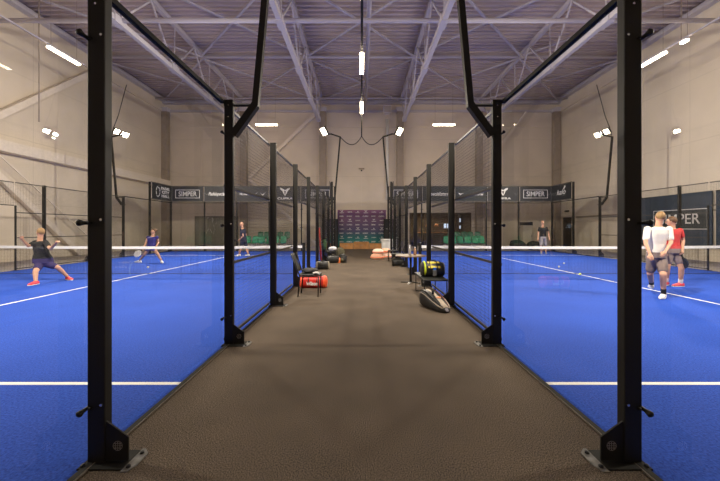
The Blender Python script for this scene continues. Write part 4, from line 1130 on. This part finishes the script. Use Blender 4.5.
    if hairm:
        c = MB()
        c.ell(hd + hu * .026 - ff * .014, .082, .096, .104, 18, 12, R)
        if hair == 'long': c.cone(hd - ff * .085 + hu * .02, hd - ff * .12 - hu * .12, .04, .022); c.ell(hd - ff * .05 + hu*.0, .074, .06, .10, 14, 10, R)
        if hair == 'bun': c.ell(hd - ff * .10 + hu * .07, .038, .038, .038)
        h = c.build('hair', hairm, o, True)
        # clear the face: pull hair in front of the brow back
        for v in h.data.vertices:
            r = v.co - hd; a = r.dot(ff); u2 = r.dot(hu)
            if a > .03 and u2 < .055: v.co -= ff * (a - .02) * .75
            if u2 < -.02 and a > -.05 : v.co += hu * (-.02 - u2) * .9
    return o, base, J

def racket(grip, direction, facing, label, m, mm2):
    """grip point, direction from handle to head"""
    d = Vector(direction).normalized(); n = Vector(facing); n = (n - d * n.dot(d)).normalized(); s = d.cross(n).normalized()
    o = thing('padel_racket', label, 'racket', Vector(grip))
    c = MB(); c.tube([-d * .06, d * .09], .016, 10); c.build('grip', BLACKD, o, True)
    c = MB()
    pts = []
    for k in range(28):
        t = 2 * PI * k / 28; a = .235 + .135 * math.cos(t); w = .125 * math.sin(t) * (1 - .12 * (1 - math.cos(t)) / 2 * 2 * .5)
        pts.append((w, a))
    c.prism(pts, Vector((0, 0, 0)), s, d, .036); c.build('racket_face', m, o, bevel=.006)
    c = MB(); ring = [s * w * 1.03 + d * (.235 + (a - .235) * 1.03) for w, a in pts]; ring.append(ring[0]); c.tube(ring, .011, 6, False); c.build('rim', mm2, o, True)
    for sg in (-1, 1):
        c = MB(); c.tube([d * .07, d * .10 + s * sg * .03, d * .15 + s * sg * .085], .011, 6); c.build('throat', mm2, o, True)
    return o

NAVY = mat('navy_cloth', (.010, .012, .035), .8, noise=(20, .2)); BLK = mat('black_cloth', (.008, .008, .009), .85, noise=(20, .2)); WHT = mat('white_cloth', (.72, .68, .64), .85, noise=(15, .05))
REDC = mat('red_cloth', (.50, .03, .03), .8, noise=(15, .1)); GRY = mat('grey_cloth', (.30, .28, .29), .85, noise=(15, .1)); PUR = mat('violet_blue_cloth', (.030, .025, .17), .75, noise=(15, .15))
INDG = mat('indigo_cloth', (.022, .012, .07), .8); TAUPE = mat('taupe_cloth', (.20, .15, .14), .85)
HBR = mat('brown_hair', (.10, .045, .018), .6, noise=(60, .3)); HBL = mat('dark_blond_hair', (.26, .15, .06), .6, noise=(60, .3)); HRD = mat('ginger_brown_hair', (.17, .07, .03), .6, noise=(60, .3))
SHR = mat('red_shoe', (.70, .05, .06), .5); SHW = mat('white_shoe', (.75, .73, .70), .5); SHG = mat('grey_shoe', (.20, .20, .22), .6); SKL = mat('fair_skin', (.56, .30, .20), .55, noise=(30, .06))

# left court, near player lunging
Y = 8.6
p = lambda x, y, d=0: P(x, y, Y + d)
JA = dict(head=p(40.5, 232.5), neck=p(40, 240), chest=p(40.5, 247), pelvis=p(43, 260), shL=p(35, 242.5, .05), shR=p(45.5, 242, -.05), elL=p(28.5, 246, -.1), wrL=p(23, 240, -.25), elR=p(50.5, 249, -.15), wrR=p(56, 243, -.3),
          hipL=p(40, 263.5), hipR=p(46.5, 263.5, .05), knL=p(35.5, 271.5, -.28), anL=P(35.6, 281.5, 8.22), toeL=P(33, 284, 8.15), knR=p(58, 267.5, .12), anR=P(68, 277, 8.95), toeR=P(71, 279.3, 8.9))
person('person lunging in black shirt, indigo shorts and red shoes on the left court', JA, top=BLK, bottom=INDG, shoe=SHR, hair='short', hairm=HBL, face=(-.9, .3, 0), skirt=.28)
# woman in blue dress
Y = 13.4
JB = dict(head=p(153.5, 231.5), neck=p(152.6, 236), chest=p(152, 240), pelvis=p(151.3, 246.3), shL=p(148, 237.3), shR=p(157, 237.3), elL=p(146, 243, -.1), wrL=p(143.5, 248, -.25), elR=p(158.5, 242, .1), wrR=p(156.5, 246, -.1),
          hipL=p(149.3, 248.3), hipR=p(153.6, 248.3), knL=p(145.0, 254.0, -.1), anL=p(139.5, 260.6, .1), toeL=p(136.5, 262.2, .1), knR=p(158, 254.5, -.05), anR=p(161.5, 260.8, .0), toeR=p(163, 262.5, -.2))
person('person crouching in a violet blue sports dress and white shoes on the left court', JB, top=PUR, bottom=PUR, shoe=SHW, hair='bun', hairm=HBR, face=(-.5, -.8, -.2), kind='dress', sleeve=.12, skirt=.17)
g = JB['wrL'] + (JB['wrL'] - JB['elL']).normalized() * .08
racket(g, (-.75, -.3, -.75), (.3, 1, 0), 'pale padel racket held low by the person in the blue dress', mat('pale_racket', (.5, .48, .45), .5), WHITEP)
# man in navy, beyond
Y = 16.6
JC = dict(head=p(241.5, 224.3), neck=p(242.3, 228.5), chest=p(243, 232), pelvis=p(243.6, 240), shL=p(241, 229.9, -.16), shR=p(244.6, 229.9, .16), elL=p(243.3, 236, -.24), wrL=p(239.4, 239.5, -.26), elR=p(246, 235.5, .2), wrR=p(242.0, 240, .2),
          hipL=p(242.6, 241.5, -.08), hipR=p(244.8, 241.5, .08), knL=p(240.6, 248, -.1), anL=p(239.3, 254.6, -.1), toeL=p(236.6, 256.2, -.1), knR=p(246.6, 248.5, .1), anR=p(248.4, 254.6, .05), toeR=p(246.0, 256, .05))
person('person with cropped hair in navy clothes far back on the left court', JC, skin=SKL, top=NAVY, bottom=NAVY, shoe=SHW, face=(-1, -.15, 0), skirt=.30)
g = JC['wrL'] + (JC['wrL'] - JC['elL']).normalized() * .08
racket(g, (-.8, -.2, .1), (0, .4, 1), 'dark padel racket in the hand of the player in navy', BLK, NAVY)
# man in black tee, right court
Y = 18.2
JD = dict(head=p(542.6, 222.6), neck=p(542.8, 226.8), chest=p(543, 230), pelvis=p(543.2, 237.3), shL=p(539.5, 227.9), shR=p(546.6, 227.9), elL=p(538.2, 233.2), wrL=p(538.0, 238.4, -.1), elR=p(548.6, 233), wrR=p(549.2, 238.4, -.1),
          hipL=p(541.5, 239), hipR=p(545, 239), knL=p(541.2, 245.6, -.05), anL=p(541.2, 252), toeL=p(540.6, 253.3, -.3), knR=p(545.6, 245.6), anR=p(545.8, 252), toeR=p(546.6, 253.3, -.3))
person('person standing in black shirt and grey shorts at the far end of the right court', JD, skin=SKL, top=BLK, bottom=GRY, shoe=SHG, hair='short', hairm=HRD, face=(-.15, -1, 0), skirt=.38)
# white shirt, near right
Y = 6.75
JE = dict(head=p(660, 217.5), neck=p(658.5, 225.5), chest=p(657.5, 234), pelvis=p(656.5, 254), shL=p(647.5, 229), shR=p(669, 229), elL=p(645.5, 243, -.15), wrL=p(650, 254, -.32), elR=p(671, 242.5, -.1), wrR=p(665, 252, -.28),
          hipL=p(652.5, 258), hipR=p(661, 258), knL=p(650, 273.5, .1), anL=p(651.5, 284, .55), toeL=p(650, 287, .7), knR=p(663.2, 275, -.2), anR=P(663.5, 293.6, 6.62), toeR=P(659, 298, 6.45))
person('person in a white shirt and taupe shorts swinging on the right court, nearest the glass', JE, skin=SKL, top=WHT, bottom=TAUPE, shoe=SHW, hair='short', hairm=HBL, sock=BLK, face=(.5, .8, 0), skirt=.32, sleeve=.7)
# red shirt behind
Y = 7.95
JF = dict(head=p(671.5, 221.5), neck=p(672.2, 227.6), chest=p(672, 234), pelvis=p(672, 250), shL=p(665, 230.5), shR=p(680, 230.5), elL=p(663.5, 241), wrL=p(665, 251, -.15), elR=p(683.2, 240.5), wrR=p(682.2, 250.5, -.1),
          hipL=p(669, 252.5), hipR=p(676, 252.5), knL=p(667.3, 268), anL=p(666.5, 281.5, .1), toeL=p(664, 285, .05), knR=p(681.5, 268.5, -.1), anR=P(680.5, 282.8, 7.95), toeR=P(675.5, 286.5, 7.95))
person('person in a red shirt with a racket standing behind the one in white', JF, top=REDC, bottom=TAUPE, shoe=SHR, hair='short', hairm=HBR, sock=WHT, face=(-.6, .7, 0), skirt=.26)
g = JF['wrR'] + (JF['wrR'] - JF['elR']).normalized() * .08
racket(g, (.12, .1, -1), (1, .3, 0), 'black padel racket hanging from the hand of the person in red', BLK, BLACKD)

# ------------------------------------------------------------ camera, world, view
w = bpy.data.worlds.new('hall'); bpy.context.scene.world = w; w.use_nodes = True
w.node_tree.nodes['Background'].inputs[0].default_value = (.8, .75, .9, 1); w.node_tree.nodes['Background'].inputs[1].default_value = .02
cam = bpy.data.cameras.new('camera'); co = bpy.data.objects.new('camera', cam); C.objects.link(co)
co.location = (-.021, 0, CH); co.rotation_euler = (PI / 2, 0, 0)
cam.sensor_width = 36; cam.sensor_fit = 'HORIZONTAL'; cam.lens = F / 720 * 36
cam.shift_x = (360 - VX) / 720; cam.shift_y = -(240.5 - HY) / 720; cam.clip_start = .05
S = bpy.context.scene; S.camera = co
S.view_settings.view_transform = 'Standard'; S.view_settings.look = 'None'; S.view_settings.gamma = 1; S.view_settings.exposure = -0.08
S.view_settings.use_curve_mapping = False
cy = S.cycles
cy.max_bounces = 10; cy.diffuse_bounces = 5; cy.glossy_bounces = 4; cy.transparent_max_bounces = 40; cy.caustics_reflective = False; cy.caustics_refractive = False; cy.sample_clamp_indirect = 6
cy.use_denoising = True
